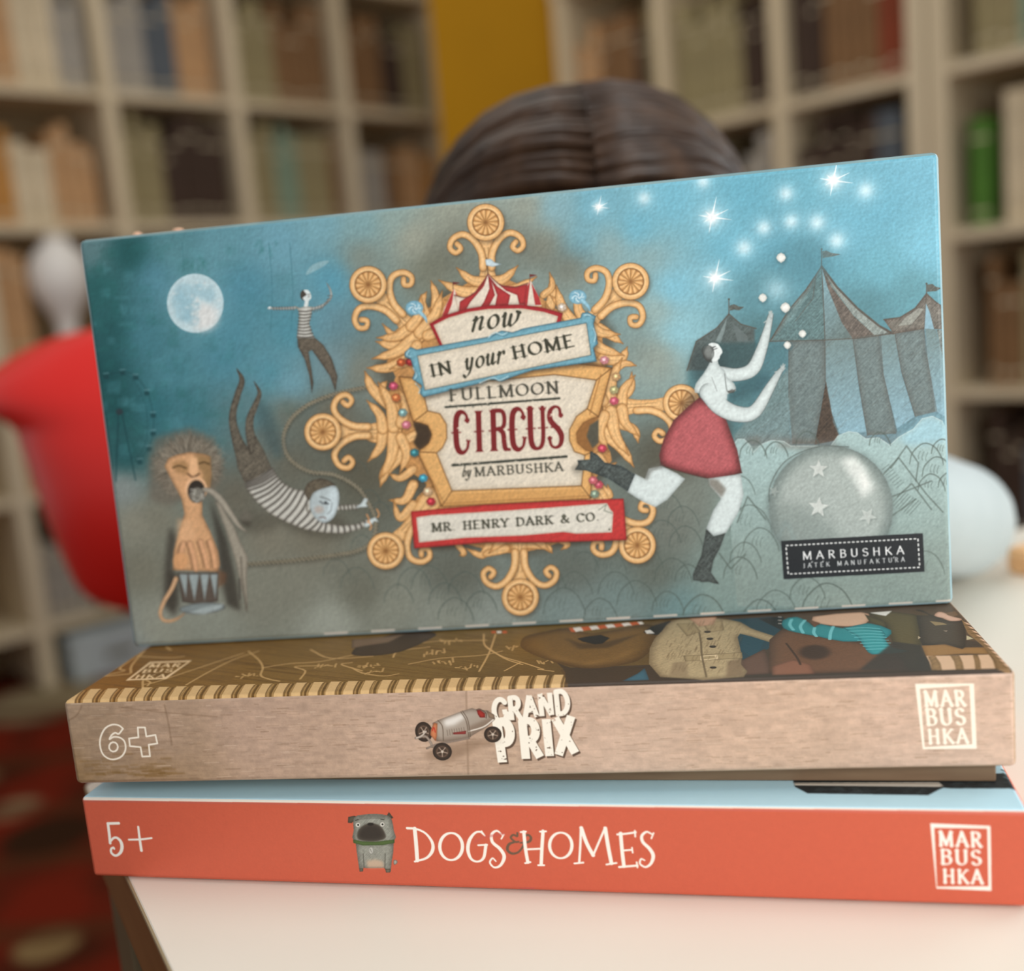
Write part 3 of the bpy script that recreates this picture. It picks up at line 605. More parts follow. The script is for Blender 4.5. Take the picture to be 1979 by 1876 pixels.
    L(z4([(650,892),(700,905),(760,960),(830,1060),(880,1130),(935,1170)]), [8, 11, 13, 11, 8, 1], (168, 162, 148), edge=(106, 100, 90), ew=3); L(z4([(890,1330),(900,1480),(925,1680)]), 3, (98, 92, 82), a=.8); L(z4([(880,1470),(885,1600)]), 4, (70, 66, 60), a=.7)
    # ---------------- golden ornament
    def crescent(b, m, t, w0, w1=None, col=GOLD):
        q = spline([b, m, t], 12); wd = np.linspace(1, 0, len(q)); wd = (w0 * (.35 + .65 * np.sin(np.clip(wd, 0, 1) * math.pi * .5)) * np.clip(wd * 4, 0, 1))
        mk = s.smask(q, np.maximum(wd, .6) + 2.4); s.put(mk, GLN, a=.8)
        mk = s.smask(q, np.maximum(wd, .5)); s.put(mk, col, edge=GDK, ew=4, es=.95, hatch=.1)
        L(q[:int(len(q) * .75)] + (1, 1), 1.2, GLN, a=.35, smooth=0)
    def volute(q, w0):
        Q = spline(q, 10); n = len(Q); t = np.linspace(0, 1, n); wd = w0 * (1.25 - .55 * t); wd[-6:] = wd[-6:] * 1.25
        s.put(s.smask(Q + (3, 4), wd), (66, 56, 42), a=.35, soft=3)
        s.put(s.smask(Q, wd + 2.4), GLN, a=.85); s.put(s.smask(Q, wd), GOLD, edge=GDK, ew=4, es=.8, light=GHI)
    def wheel(c, r):
        s.oval((c[0] + 3, c[1] + 4), r + 2, r + 2, (66, 58, 46), a=.45, soft=4)
        s.oval(c, r + 1.4, r + 1.4, GLN, a=.9); s.oval(c, r, r, GOLD, light=GHI, ew=5, edge=GDK, es=.5)
        s.oval(c, r * .75, r * .75, GLN); s.oval(c, r * .70, r * .70, (206, 152, 92), edge=(160, 108, 62), ew=4)
        for k in range(13):
            t = k * 2 * math.pi / 13 + .2; u = np.array([math.cos(t), math.sin(t)]); v = np.array([-u[1], u[0]]); c_ = np.array(c)
            P([c_ + u * r * .1, c_ + u * r * .62 + v * r * .11, c_ + u * r * .69, c_ + u * r * .62 - v * r * .11], (238, 190, 130)); L([c_ + u * r * .12, c_ + u * r * .68 + v * r * .1], 1.3, GLN, a=.8)
        s.oval(c, r * .1, r * .1, (150, 104, 60))
    def motif(c, ang, r=35, vol=(1, 1), leaf=True, front=True):
        ca, sa = math.cos(ang), math.sin(ang)
        def T(P_, m=1): return [(c[0] + r * (y * ca - m * x * sa), c[1] + r * (y * sa + m * x * ca)) for x, y in P_]
        st = T([(-.42, .7), (-.3, 1.5), (-.34, 2.4), (-.6, 3.6), (-.5, 4.4), (.5, 4.4), (.6, 3.6), (.34, 2.4), (.3, 1.5), (.42, .7)])
        P(st, GLN, a=.9); P([np.array(p) * .96 + np.mean(st, 0) * .04 for p in st], GOLD, edge=GDK, ew=6, hatch=.12)
        L(T([(-.1, 1.4), (-.05, 2.6), (-.2, 3.8)]), 1.6, GLN, a=.6); L(T([(.12, 1.4), (.1, 2.6), (.3, 3.8)]), 1.6, GLN, a=.5)
        if leaf:
            for m in (1, -1):
                crescent(*T([(.2, 3.9), (1.5, 3.75), (2.7, 3.1)], m), 23); crescent(*T([(.1, 3.3), (.9, 3.15), (1.7, 2.45)], m), 20); crescent(*T([(.4, 4.3), (1.3, 4.6), (2.4, 4.2)], m), 20)
        for m, ok in zip((1, -1), vol):
            if ok: volute(T([(.24, 2.5), (.3, 1.7), (.72, .95), (1.3, .62), (1.86, .86), (2.02, 1.34), (1.72, 1.62), (1.42, 1.4), (1.62, 1.14)], m), 10.5)
        wheel(c, r)
    W = dict(t=(938.7, 429.7), tl=(711.4, 550), tr=(1218.8, 544), l=(624, 834.8), r=(1317, 779), bl=(745.5, 1065), br=(1231.6, 1054), b=(1005.6, 1154.6))
    mass = z2([(590,540),(640,470),(760,430),(900,360),(1050,420),(1140,470),(1260,540),(1420,560),(1480,640),(1440,780),(1500,900),(1560,980),(1480,1080),(1540,1180),(1460,1240),(1400,1330),(1480,1440),(1420,1560),(1200,1620),(1040,1660),(860,1620),(660,1620),(560,1560),(520,1440),(580,1370),(500,1290),(440,1190),(480,1080),(390,980),(430,860),(380,800),(470,690)])
    P(mass, (70, 60, 46), a=.6, soft=9)
    P(z2([(600,560),(700,480),(900,380),(1090,450),(1250,560),(1400,600),(1420,760),(1450,900),(1500,1000),(1420,1100),(1460,1220),(1370,1330),(1420,1500),(1200,1600),(1000,1640),(800,1600),(600,1560),(560,1420),(620,1330),(520,1250),(470,1150),(520,1050),(440,950),(480,840),(440,770),(540,680)]), (204, 150, 92), edge=GDK, ew=18, hatch=.22, a=.95, smooth=3)
    for _ in range(240):
        x, y = z2([(Z.uniform(430, 1480), Z.uniform(470, 1560))])[0]; L([(x, y), (x + 8, y - 9)], 1, GLN, a=.16)
    # spiky leaves around the sign
    for b, m, t, wd in (((560,700),(470,700),(390,680),30),((540,760),(440,800),(350,800),30),((470,980),(380,900),(340,815),34),((520,620),(470,650),(420,600),20),((470,1000),(420,900),(440,860),24),((480,1080),(400,1120),(330,1110),28),((520,1180),(440,1260),(410,1340),34),((560,1260),(500,1300),(450,1280),22),((560,1330),(520,1400),(450,1400),26),((580,1100),(520,1130),(590,1070),24),((500,1130),(470,1160),(480,1110),20),((560,1420),(500,1480),(470,1400),24),
        ((620,560),(600,500),(620,455),22),((660,530),(660,470),(640,405),24),((1180,520),(1190,460),(1180,395),26),((1260,560),(1230,520),(1180,470),22),((1150,470),(1190,430),(1178,368),18),((1400,620),(1450,650),(1510,690),28),((1420,760),(1500,760),(1530,705),30),((1480,800),(1520,780),(1570,790),20),((1460,960),(1540,900),(1550,820),28),((1480,1050),(1560,1080),(1580,1140),26),((1440,1000),(1400,1080),(1360,1050),26),((1420,1090),(1500,1160),(1560,1250),34),((1400,1200),(1440,1250),(1480,1230),22),((1400,1080),(1380,1050),(1420,1010),18),((1400,1330),(1450,1380),(1440,1330),20),((760,1600),(790,1640),(770,1650),16),((900,1610),(870,1650),(800,1620),22),((1080,1600),(1160,1610),(1190,1640),22),((1220,1580),(1260,1600),(1230,1625),16),((980,1620),(900,1640),(880,1650),22)):
        b, m, t = z2([b, m, t]); crescent(b, m, t, wd / 2.345 * 1.65)
    motif(W['t'], math.radians(88)); motif(W['tl'], math.radians(46)); motif(W['tr'], math.radians(136)); motif(W['l'], math.radians(-1)); motif(W['bl'], math.radians(-48), vol=(1, 0), leaf=False); motif(W['br'], math.radians(-130), leaf=False); motif(W['b'], math.radians(-91)); motif(W['r'], math.radians(176), vol=(0, 1))
    # little circus roof
    RD, WH = (178, 56, 58), (232, 220, 204)
    P(z2([(745,440),(770,500),(790,560),(690,565),(700,530)]), WH); P(z2([(745,440),(735,510),(715,560),(690,565),(712,510)]), RD); P(z2([(750,450),(775,510),(790,555),(765,560)]), RD)
    P(z2([(1090,400),(1130,480),(1142,520),(1050,520),(1060,460)]), WH); P(z2([(1090,405),(1082,470),(1076,520),(1050,515),(1062,460)]), RD); P(z2([(1095,415),(1130,480),(1140,515),(1112,515)]), RD)
    roof = z2([(898,372),(860,440),(800,480),(745,470),(765,560),(900,525),(1060,515),(1080,415),(1010,435),(950,420)])
    P(roof, WH, edge=(176, 150, 130), ew=4)
    for q in ([(898,375),(880,430),(820,500),(790,550),(765,556),(770,500),(840,455)], [(898,375),(905,440),(880,500),(860,530),(900,525),(930,470),(915,410)], [(900,380),(940,430),(1000,470),(990,516),(930,520),(940,470),(918,415)], [(905,385),(960,425),(1030,432),(1078,420),(1065,512),(1040,512),(1030,470),(980,450)]): P(z2(q), RD, edge=(120, 34, 38), ew=3)
    L(z2([(898,372),(860,440),(800,480),(745,470)]), 1.6, (110, 60, 50)); L(z2([(898,372),(950,420),(1010,435),(1080,415)]), 1.6, (110, 60, 50)); L(z2([(892,300),(897,376)]), 1.5, (90, 70, 50)); P(z2([(885,308),(910,305),(930,322),(960,330),(920,342),(890,335)]), (206, 224, 232), edge=(130, 150, 160), ew=2)
    for x, y in ((740, 410), (1088, 375)): L(z2([(x, y), (x, y + 34)]), 1.2, (90, 66, 50)); P(z2([(x, y), (x + 34, y + 4), (x, y + 14)]), (110, 50, 48))
    for c in ((565, 528), (1305, 478)):
        cx_, cy_ = z2([c])[0]; s.oval((cx_, cy_), 17, 14, (150, 200, 220), edge=(84, 140, 168), ew=4, a=.95)
        for k in range(9): t = k * .7; L([(cx_ + 12 * math.cos(t), cy_ + 10 * math.sin(t)), (cx_ + 6 * math.cos(t + .8), cy_ + 5 * math.sin(t + .8)), (cx_, cy_)], 1.6, [(226, 240, 246), (90, 150, 180)][k % 2], a=.9)
        L([(cx_ + 8, cy_ + 6), (cx_ + 20, cy_ + 18), (cx_ + 24, cy_ + 28)], [8, 6, 2], (160, 206, 224), edge=(100, 150, 176), ew=2)
    # now panel
    CR = (228, 218, 200)
    P(z2([(632,600),(700,560),(800,528),(900,514),(1050,512),(1150,528),(1238,552),(1215,640),(690,720)]), (60, 44, 34), a=.5, soft=5)
    P(z2([(632,600),(700,562),(800,532),(900,516),(1050,513),(1150,528),(1238,552),(1215,640),(690,720)]), (168, 44, 50), edge=(120, 26, 32), ew=3); P(z2([(652,606),(720,572),(810,546),(900,533),(1050,530),(1150,546),(1216,566),(1195,640),(694,700)]), CR, hatch=.06, edge=(196, 180, 156), ew=6)
    TXT = (62, 62, 50)
    fit_text(s, 'now', z2([(818, 634)])[0], z2([(1040, 604)])[0], 46, TXT, thick=.14, thin=.035, nib=30, serif=0, slant=.3, track=.02)
    # sign board with notched sides
    out = z2([(495,840),(560,1045),(590,1050),(625,1062),(643,1100),(630,1140),(600,1165),(578,1180),(640,1310),(688,1428),(1365,1392),(1372,1180),(1340,1172),(1305,1140),(1300,1095),(1330,1050),(1370,1030),(1400,1022),(1460,800),(1300,780),(700,860)])
    P(out, (60, 46, 32), a=.7, soft=6); P(out, (226, 176, 112), edge=(170, 116, 62), ew=6, hatch=.1); L(out + out[:1], 1.8, (104, 70, 38), smooth=0, a=.9)
    P(z2([(560,1045),(590,1050),(625,1062),(643,1100),(630,1140),(600,1165),(585,1172),(560,1140),(575,1100),(560,1060)]), (70, 56, 42), soft=1.5); P(z2([(1400,1022),(1370,1030),(1330,1050),(1300,1095),(1305,1140),(1340,1172),(1372,1180),(1400,1140),(1360,1100)]), (150, 104, 58), soft=1.5); P(z2([(1400,1035),(1360,1060),(1345,1110),(1372,1165),(1400,1140)]), (86, 84, 72), soft=1)
    inn = z2([(600,890),(625,995),(680,1008),(710,1055),(712,1120),(690,1165),(665,1185),(735,1358),(1322,1335),(1338,1196),(1290,1180),(1268,1130),(1268,1080),(1300,1020),(1348,985),(1390,855),(1200,830)])
    P(inn, (214, 202, 184), hatch=.05); P(inn, CR, edge=(190, 172, 146), ew=8, hatch=.07, a=.9); L(inn + inn[:1], 2.2, (120, 82, 44), smooth=0, a=.85)
    for a_, b in (((688,1428),(735,1358)), ((1365,1392),(1322,1335)), ((578,1180),(665,1185)), ((560,1045),(625,995)), ((1400,1022),(1348,985)), ((1460,800),(1390,855)), ((1372,1180),(1338,1196))): L(z2([a_, b]), 1.8, (96, 64, 34), a=.9)
    P(z2([(690,1428),(735,1372),(1322,1348),(1362,1392)]), (206, 154, 92), a=.6); L(z2([(640,1300),(700,1415),(1355,1380)]), 1.4, (140, 96, 54), a=.6, smooth=0); L(z2([(1410,830),(1360,1010)]), 3, (170, 118, 66), a=.7)
    # flowers
    for x, y, c in ((470,882,(206,84,110)),(482,935,(214,120,70)),(528,1058,(222,126,142)),(545,772,(176,44,50)),(640,1406,(196,56,68)),(1426,765,(226,150,158)),(1470,950,(216,96,116)),(1416,1165,(206,72,90)),(1400,1330,(214,90,108)),(505,775,(190,90,50)),(1375,1310,(216,110,120)),(565,1185,(60,130,140)),(605,1300,(70,160,190)),(512,1003,(130,170,170)),(1382,1372,(140,160,140)),(1234,525,(226,206,184)),(1470,900,(190,180,130)),(625,1360,(226,190,150)),(1480,840,(214,170,120))):
        cx_, cy_ = z2([(x, y)])[0]; s.oval((cx_ + 1, cy_ + 2), 10, 9, (60, 44, 34), a=.4, soft=2)
        for k in range(6): t = k * 1.05 + x; s.oval((cx_ + 4.6 * math.cos(t), cy_ + 4.2 * math.sin(t)), 4.6, 4, c, edge=tuple(int(v * .62) for v in c), ew=2)
        s.oval((cx_ - 1, cy_ - 1), 3.2, 3, tuple(min(255, int(v * 1.3 + 20)) for v in c))
    # banner
    fr = z2([(522,730),(548,706),(575,718),(900,660),(960,632),(1010,640),(1060,622),(1318,574),(1325,552),(1352,548),(1386,566),(1376,600),(1396,690),(1376,710),(1390,770),(1100,810),(1040,830),(960,858),(900,850),(850,872),(604,932),(590,912),(600,880),(556,850),(568,820),(548,760),(522,750)])
    P([(x + 3, y + 6) for x, y in fr], (56, 48, 38), a=.6, soft=5); P(fr, (118, 172, 190), edge=(70, 118, 138), ew=4, hatch=.08); L(fr + fr[:1], 1.5, (62, 96, 110), smooth=0, a=.8)
    P(z2([(578,745),(1345,596),(1366,742),(612,902)]), CR, edge=(188, 176, 154), ew=7, hatch=.07); L(z2([(578,745),(1345,596),(1366,742),(612,902),(578,745)]), 1.6, (66, 92, 100), smooth=0, a=.8)
    for q in ([(900,662),(930,640),(960,650),(985,640)], [(860,868),(920,845),(950,856),(990,838)], [(570,870),(590,895),(585,915)], [(1376,620),(1386,650),(1380,680)], [(540,720),(530,740),(545,750)], [(1335,560),(1355,560),(1370,575)], [(560,800),(575,830),(565,850)]): L(z2(q), 2.2, (196, 226, 234), a=.8); L(z2([(x + 6, y + 7) for x, y in q]), 1.2, (60, 100, 118), a=.7)
    bd = np.subtract(z2([(1290, 700)])[0], z2([(640, 840)])[0])
    fit_text(s, 'IN', z2([(640, 840)])[0], z2([(738, 820)])[0], 22, TXT, thick=.25, thin=.08, serif=.27)
    fit_text(s, 'your', z2([(790, 812)])[0], z2([(975, 772)])[0], 37, TXT, thick=.15, thin=.04, nib=30, serif=0, slant=.3, track=.02)
    fit_text(s, 'HOME', z2([(1012, 760)])[0], z2([(1294, 700)])[0], 23, TXT, thick=.25, thin=.08, serif=.27)
    fit_text(s, 'FULLMOON', z2([(722, 950)])[0], z2([(1222, 912)])[0], 21.5, (78, 76, 66), thick=.22, thin=.075, serif=.25, wear=.8)
    for a_, b, wd in (((706,978),(1222,938),4.2), ((738,1242),(1254,1202),5)):
        L(z2([a_, b]), wd, (58, 62, 54), smooth=0)
        for _ in range(26):
            f = Z.random(); q = np.array(z2([a_])[0]) * (1 - f) + np.array(z2([b])[0]) * f; s.oval((q[0], q[1] + Z.normal(0, 2)), Z.uniform(1, 3), Z.uniform(.6, 1.5), [CR, (58, 62, 54)][Z.integers(2)], a=.8)
    # big worn western letters
    CI = (124, 36, 38)
    o = np.array(z2([(742, 1192)])[0]); e = np.array(z2([(1246, 1164)])[0]); d = (e - o); d = d / np.linalg.norm(d); u = np.array([-.03, -1.])
    lw = np.linalg.norm(e - o) / 6.12
    def wst(ch, k):
        b = o + d * lw * k * 1.03; H = 83.
        def tr(q): return [b + d * (((x - .5) * 1.14 + .5) * lw) + u * (y * H) for x, y in q]
        def thick_(q, wd=10.6): return s.smask(np.array(tr(q)), wd, butt=True)
        ms = []
        def ser(x, y):
            sg = 1 if y > .5 else -1
            ms.append(s.pmask(tr([(x - .2, y), (x - .12, y - sg * .07), (x + .12, y - sg * .07), (x + .2, y), (x + .12, y - sg * .015), (x, y - sg * .045), (x - .12, y - sg * .015)])))
            ms.append(s.pmask(tr([(x - .19, y + sg * .012), (x, y - sg * .06), (x + .19, y + sg * .012), (x + .1, y - sg * .085), (x - .1, y - sg * .085)])))
        def spur(x, y=.5):
            ms.append(s.pmask(tr([(x - .26, y), (x - .19, y + .022), (x - .13, y + .006), (x, y + .03), (x + .13, y + .006), (x + .19, y + .022), (x + .26, y), (x + .19, y - .022), (x + .13, y - .006), (x, y - .03), (x - .13, y - .006), (x - .19, y - .022)])))
        def stem(x, y0=.02, y1=.98): ms.append(thick_([(x, y0), (x, y1)])); ser(x, y0 if y0 < .1 else y0); ser(x, y1)
        if ch == 'I': stem(.42); spur(.42)
        if ch in 'CG':
            ms.append(s.smask(spline(tr([(.78, .74), (.72, .9), (.5, .975), (.3, .9), (.22, .7), (.22, .3), (.3, .1), (.5, .025), (.72, .1), (.8, .26)]), 6), np.interp(np.linspace(0, 1, 55), [0, .12, .3, .7, .88, 1], [6, 5, 11, 11, 5, 6]))); spur(.22); ms.append(s.pmask(tr([(.62, .76), (.78, .70), (.9, .76), (.86, .82), (.78, .79), (.68, .82)]))); ms.append(s.pmask(tr([(.68, .3), (.8, .24), (.92, .29), (.86, .33), (.8, .3), (.74, .34)])))
        if ch == 'R':
            stem(.22); ms.append(s.smask(spline(tr([(.22, .96), (.6, .95), (.74, .85), (.74, .65), (.6, .54), (.22, .53)]), 6), 8)); ms.append(s.smask(spline(tr([(.5, .53), (.68, .42), (.72, .2), (.78, .06), (.96, .04)]), 6), [9.5] * 19 + [6] * 6)); spur(.22)
        if ch == 'U':
            ms.append(s.smask(spline(tr([(.2, .97), (.2, .3), (.3, .08), (.5, .025), (.7, .08), (.8, .3), (.8, .97)]), 6), np.interp(np.linspace(0, 1, 37), [0, .3, .5, .7, 1], [10.6, 10.6, 6, 8, 8]))); ser(.2, .98); ser(.8, .98); spur(.2); spur(.8)
        if ch == 'S':
            ms.append(s.smask(spline(tr([(.76, .76), (.7, .93), (.48, .975), (.26, .88), (.24, .7), (.4, .57), (.64, .44), (.78, .28), (.72, .1), (.5, .025), (.28, .08), (.2, .24)]), 6), np.interp(np.linspace(0, 1, 67), [0, .15, .35, .6, .85, 1], [6, 5, 10.5, 11, 5, 6]))); ms.append(s.pmask(tr([(.62, .76), (.78, .70), (.9, .76), (.84, .82), (.78, .79), (.68, .82)]))); ms.append(s.pmask(tr([(.08, .26), (.2, .31), (.34, .26), (.28, .2), (.2, .23), (.14, .19)]))); spur(.5)
        for mk in ms:
            if mk is None: continue
            m, x0, y0 = mk; n = (s.mid + 1.2 * s.fine)[y0:y0 + m.shape[0], x0:x0 + m.shape[1]]; m = m * (1 - np.clip((n - .72) * 4, 0, 1)); s.put((m, x0, y0), CI)
    for k, ch in enumerate('CIRCUS'): wst(ch, k)
    fit_text(s, 'by', z2([(780, 1294)])[0], z2([(822, 1291)])[0], 21, (78, 76, 66), thick=.14, thin=.05, nib=30, serif=0, slant=.25, track=.02)
    fit_text(s, 'MARBUSHKA', z2([(838, 1292)])[0], z2([(1240, 1266)])[0], 16.5, (78, 76, 66), thick=.2, thin=.085, serif=.22)
    # red name plate
    pl = z2([(550,1452),(880,1422),(1200,1405),(1512,1394),(1526,1580),(1200,1590),(900,1590),(565,1618)])
    P([(x + 2, y + 5) for x, y in pl], (50, 42, 34), a=.6, soft=5); P(pl, (196, 60, 58), edge=(150, 36, 38), ew=4, hatch=.08); L(pl + pl[:1], 1.4, (120, 30, 32), smooth=0, a=.7)
    P(z2([(574,1478),(640,1468),(800,1458),(1000,1446),(1200,1432),(1438,1414),(1452,1440),(1466,1456),(1460,1546),(1300,1552),(1240,1544),(1060,1560),(800,1570),(586,1592)]), (226, 222, 210), edge=(190, 182, 164), ew=4, hatch=.05)
    L(z2([(1400,1445),(1435,1420),(1425,1448),(1462,1460)]), 1.3, (110, 120, 104), smooth=0); s.oval(z2([(1449, 1533)])[0], 1.8, 1.8, (70, 70, 60))
    fit_text(s, 'MR. HENRY DARK & CO.', z2([(644, 1543)])[0], z2([(1404, 1492)])[0], 15.5, (74, 74, 62), thick=.24, thin=.1, serif=.25, st=.09)
    # juggler
    P(z3([(230,1430),(330,1500),(430,1560),(480,1700),(240,1700),(160,1560)]), (52, 44, 38), a=.55, soft=10); s.oval(z3([(330, 1300)])[0], 34, 40, (46, 62, 64), a=.5, soft=10); s.oval(z3([(560, 1420)])[0], 50, 16, (40, 72, 80), a=.45, soft=8, rot=-.5)
    WB, WE = (216, 228, 228), (150, 160, 160)
    P([(1352,768),(1395,788),(1410,830),(1425,870),(1434,914),(1400,922),(1370,925),(1320,913),(1277,899),(1274,880),(1282,850),(1302,812),(1330,786)], (172, 84, 88), edge=(84, 40, 40), ew=12, es=.95, hatch=.16, light=(190, 104, 108))
    L([(1434,914),(1400,922),(1370,925),(1320,913),(1276,899)], 2, (76, 44, 40), a=.8)
    P(z5([(715,310),(870,288),(884,390),(860,470),(800,570),(740,585),(704,552),(740,460),(776,405),(722,345)]), WB, edge=WE, ew=6); P(z5([(715,310),(760,315),(800,360),(780,400),(722,345)]), (120, 114, 104), a=.8, soft=3)
    BT = (78, 86, 84)
    P(z5([(705,550),(742,587),(797,570),(772,640),(740,700),(728,760),(768,816),(742,812),(720,805),(680,806),(672,800),(642,798),(640,770),(652,740),(680,680)]), BT, edge=(50, 54, 52), ew=5, hatch=.6)
    P(z5([(565,285),(604,312),(520,410),(462,447),(400,420),(325,372),(360,285),(412,312),(430,262),(490,250)]), WB, edge=WE, ew=6); L(z5([(420,308),(440,268),(490,252)]), 8, (110, 110, 104), a=.6, soft=3)
    P(z5([(330,372),(240,312),(130,272),(76,268),(92,240),(88,222),(148,218),(150,178),(185,195),(220,232),(300,250),(365,290)]), BT, edge=(48, 56, 58), ew=5, hatch=.6); s.oval(z5([(90, 265)])[0], 12, 10, (60, 58, 50), a=.4, soft=6)
    def limb(q, wd): 
        s.put(s.smask(spline(q, 8), np.interp(np.linspace(0, 1, (len(q) - 1) * 8 + 1), np.linspace(0, 1, len(q)), wd) + 2), (92, 98, 98), a=.8)
        L(q, wd, WB, edge=WE, ew=6)
    limb(z3([(390,1335),(500,1345),(590,1310),(640,1200),(672,1090),(694,1000)]), [26, 24, 25, 20, 14, 9])
    P(z3([(350,1250),(300,1340),(258,1395),(250,1450),(300,1455),(335,1510),(420,1570),(440,1460),(490,1440),(480,1395),(440,1360),(425,1320),(400,1300),(385,1260),(412,1215),(402,1185),(370,1160)]), WB, edge=WE, ew=6, smooth=2)
    limb(z3([(335,1450),(400,1530),(500,1575),(600,1560),(690,1420),(735,1345),(760,1310)]), [36, 33, 30, 25, 17, 11, 7])
    P(z3([(320,1330),(430,1400),(440,1480),(400,1540),(340,1480)]), WB, soft=4); L(z3([(425,1340),(440,1440),(470,1430)]), 1.6, (120, 126, 126)); L(z3([(350,1360),(380,1440)]), 1.2, (150, 156, 156)); P(z3([(440,1440),(490,1430),(480,1450),(450,1455)]), (70, 66, 60), a=.7)
    for (x, y), tips in (((694,1005), ((685,975),(693,970),(701,972),(707,985),(655,1040))), ((762,1310), ((755,1290),(768,1280),(778,1285),(780,1305),(718,1330)))):
        for tx, ty in tips: L(z3([(x, y + 10), (tx, ty)]), [4.2, 1.8], WB, edge=WE, ew=2)
    P(z3([(330,1168),(355,1158),(385,1166),(402,1190),(412,1215),(398,1230),(394,1250),(365,1270),(340,1240),(345,1210)]), (228, 236, 236), smooth=3)
    s.oval(z3([(332, 1218)])[0], 10.5, 15, (168, 176, 174), edge=(60, 62, 60), ew=4)
    for k in range(7): L(z3([(312 + k * 8, 1185), (305 + k * 7, 1225), (330 + k * 3, 1268)]), 1.1, (50, 52, 50), a=.8)
    L(z3([(350,1186),(372,1180)]), 1.6, (60, 62, 62)); L(z3([(356,1200),(380,1190)]), 1.4, (70, 72, 72)); L(z3([(300,1180),(295,1210),(315,1255),(350,1272)]), 2, (64, 66, 64))
    for x, y, r in ((755,660,9.5),(648,895,8.5),(780,952,10),(880,1105,7.8),(792,1172,7.6)):
        cx_, cy_ = z3([(x, y)])[0]; s.oval((cx_ + 1, cy_ + 2), r + 2, r + 2, (60, 96, 104), a=.5, soft=2)
        P([(cx_ + r * q * math.cos(t), cy_ + r * q * math.sin(t)) for t, q in zip(np.linspace(0, 6.28, 9)[:-1], (1, .92, 1.05, .9, 1.02, .94, 1.04, .95))], (234, 236, 232), edge=(176, 178, 172), ew=3)
    # maker's label
    lb = [(1509.5, 1046), (1783.5, 1031), (1787, 1105.5), (1514.5, 1120)]
    P(lb, (34, 38, 42))
    ib = [(1519, 1055), (1774, 1041.5), (1777.5, 1097), (1523.5, 1110)]
    for a_, b, n in ((0, 1, 30), (1, 2, 6), (2, 3, 30), (3, 0, 6)):
        A, B = np.array(ib[a_]), np.array(ib[b])
        for k in range(n): L([A + (B - A) * (k + .0) / n, A + (B - A) * (k + .62) / n], 2.6, (240, 242, 240), butt=True)
    fit_text(s, 'MARBUSHKA', (1551, 1082), (1748, 1070.5), 14.5, (244, 246, 246), thick=.15, thin=.11, serif=0, track=.42)
    fit_text(s, 'JATEK MANUFAKTURA', (1552, 1098), (1749, 1085.5), 8.2, (226, 230, 230), thick=.14, thin=.12, serif=0, track=.55)
    for x, y in ((1568, 1086.5), (1589, 1085.5), (1726, 1077.6)): L([(x, y + 1.6), (x + 2.4, y - .8)], 1.5, (226, 230, 230))
    # paper tooth over everything, black and white piano strip on the lower rim
    s.img *= (1 + .05 * np.clip(s.fine, -1.2, 1.2) + .04 * s.mid + .022 * np.clip(s.hatch, -1.5, 1.5) + .017 * np.clip(s.emboss, -2.2, 2.2))[..., None]
    for k in range(18):
        x = 262 + k * 91.; f0 = (x - 257) / 1589; f1 = min(1, (x + 46 - 257) / 1589); y = lambda f: 1253 - 84 * f
        if x + 46 > 640: P([(257 + 1589 * f0, y(f0) - 10), (257 + 1589 * f1, y(f1) - 10), (257 + 1589 * f1, y(f1) + 3), (257 + 1589 * f0, y(f0) + 3)], (226, 218, 206), a=.9)
    return np.clip(s.img, 0, 1)
# ---------------------------------------------------------------- the other two boxes
z6 = zf(100, 1160, 2.91); z7 = zf(680, 1160, 2.827); z8 = zf(1300, 1140, 2.915); z9 = zf(100, 1200, 6.597); zA = zf(0, 1280, 3.147)
zB = zf(620, 1540, 2.827); zC = zf(1300, 1460, 2.915); zD = zf(120, 1480, 7.815); zE = zf(1760, 1140, 9.037); zG = zf(1800, 1440, 10.42)

def logo(s, outer, inner, rows, col, bg):
    s.poly(outer, col)
    if bg is not None:
        mk = s.pmask(inner); m, x0, y0 = mk
        T = s.img[y0:y0 + m.shape[0], x0:x0 + m.shape[1]]
        T[:] = T * (1 - m[..., None]) + bg[y0:y0 + m.shape[0], x0:x0 + m.shape[1]] * m[..., None]
    for t, a, b, cap, up in rows: fit_text(s, t, a, b, cap * .93, col, thick=.19, thin=.10, serif=.12, st=.085, track=.16, up=up)

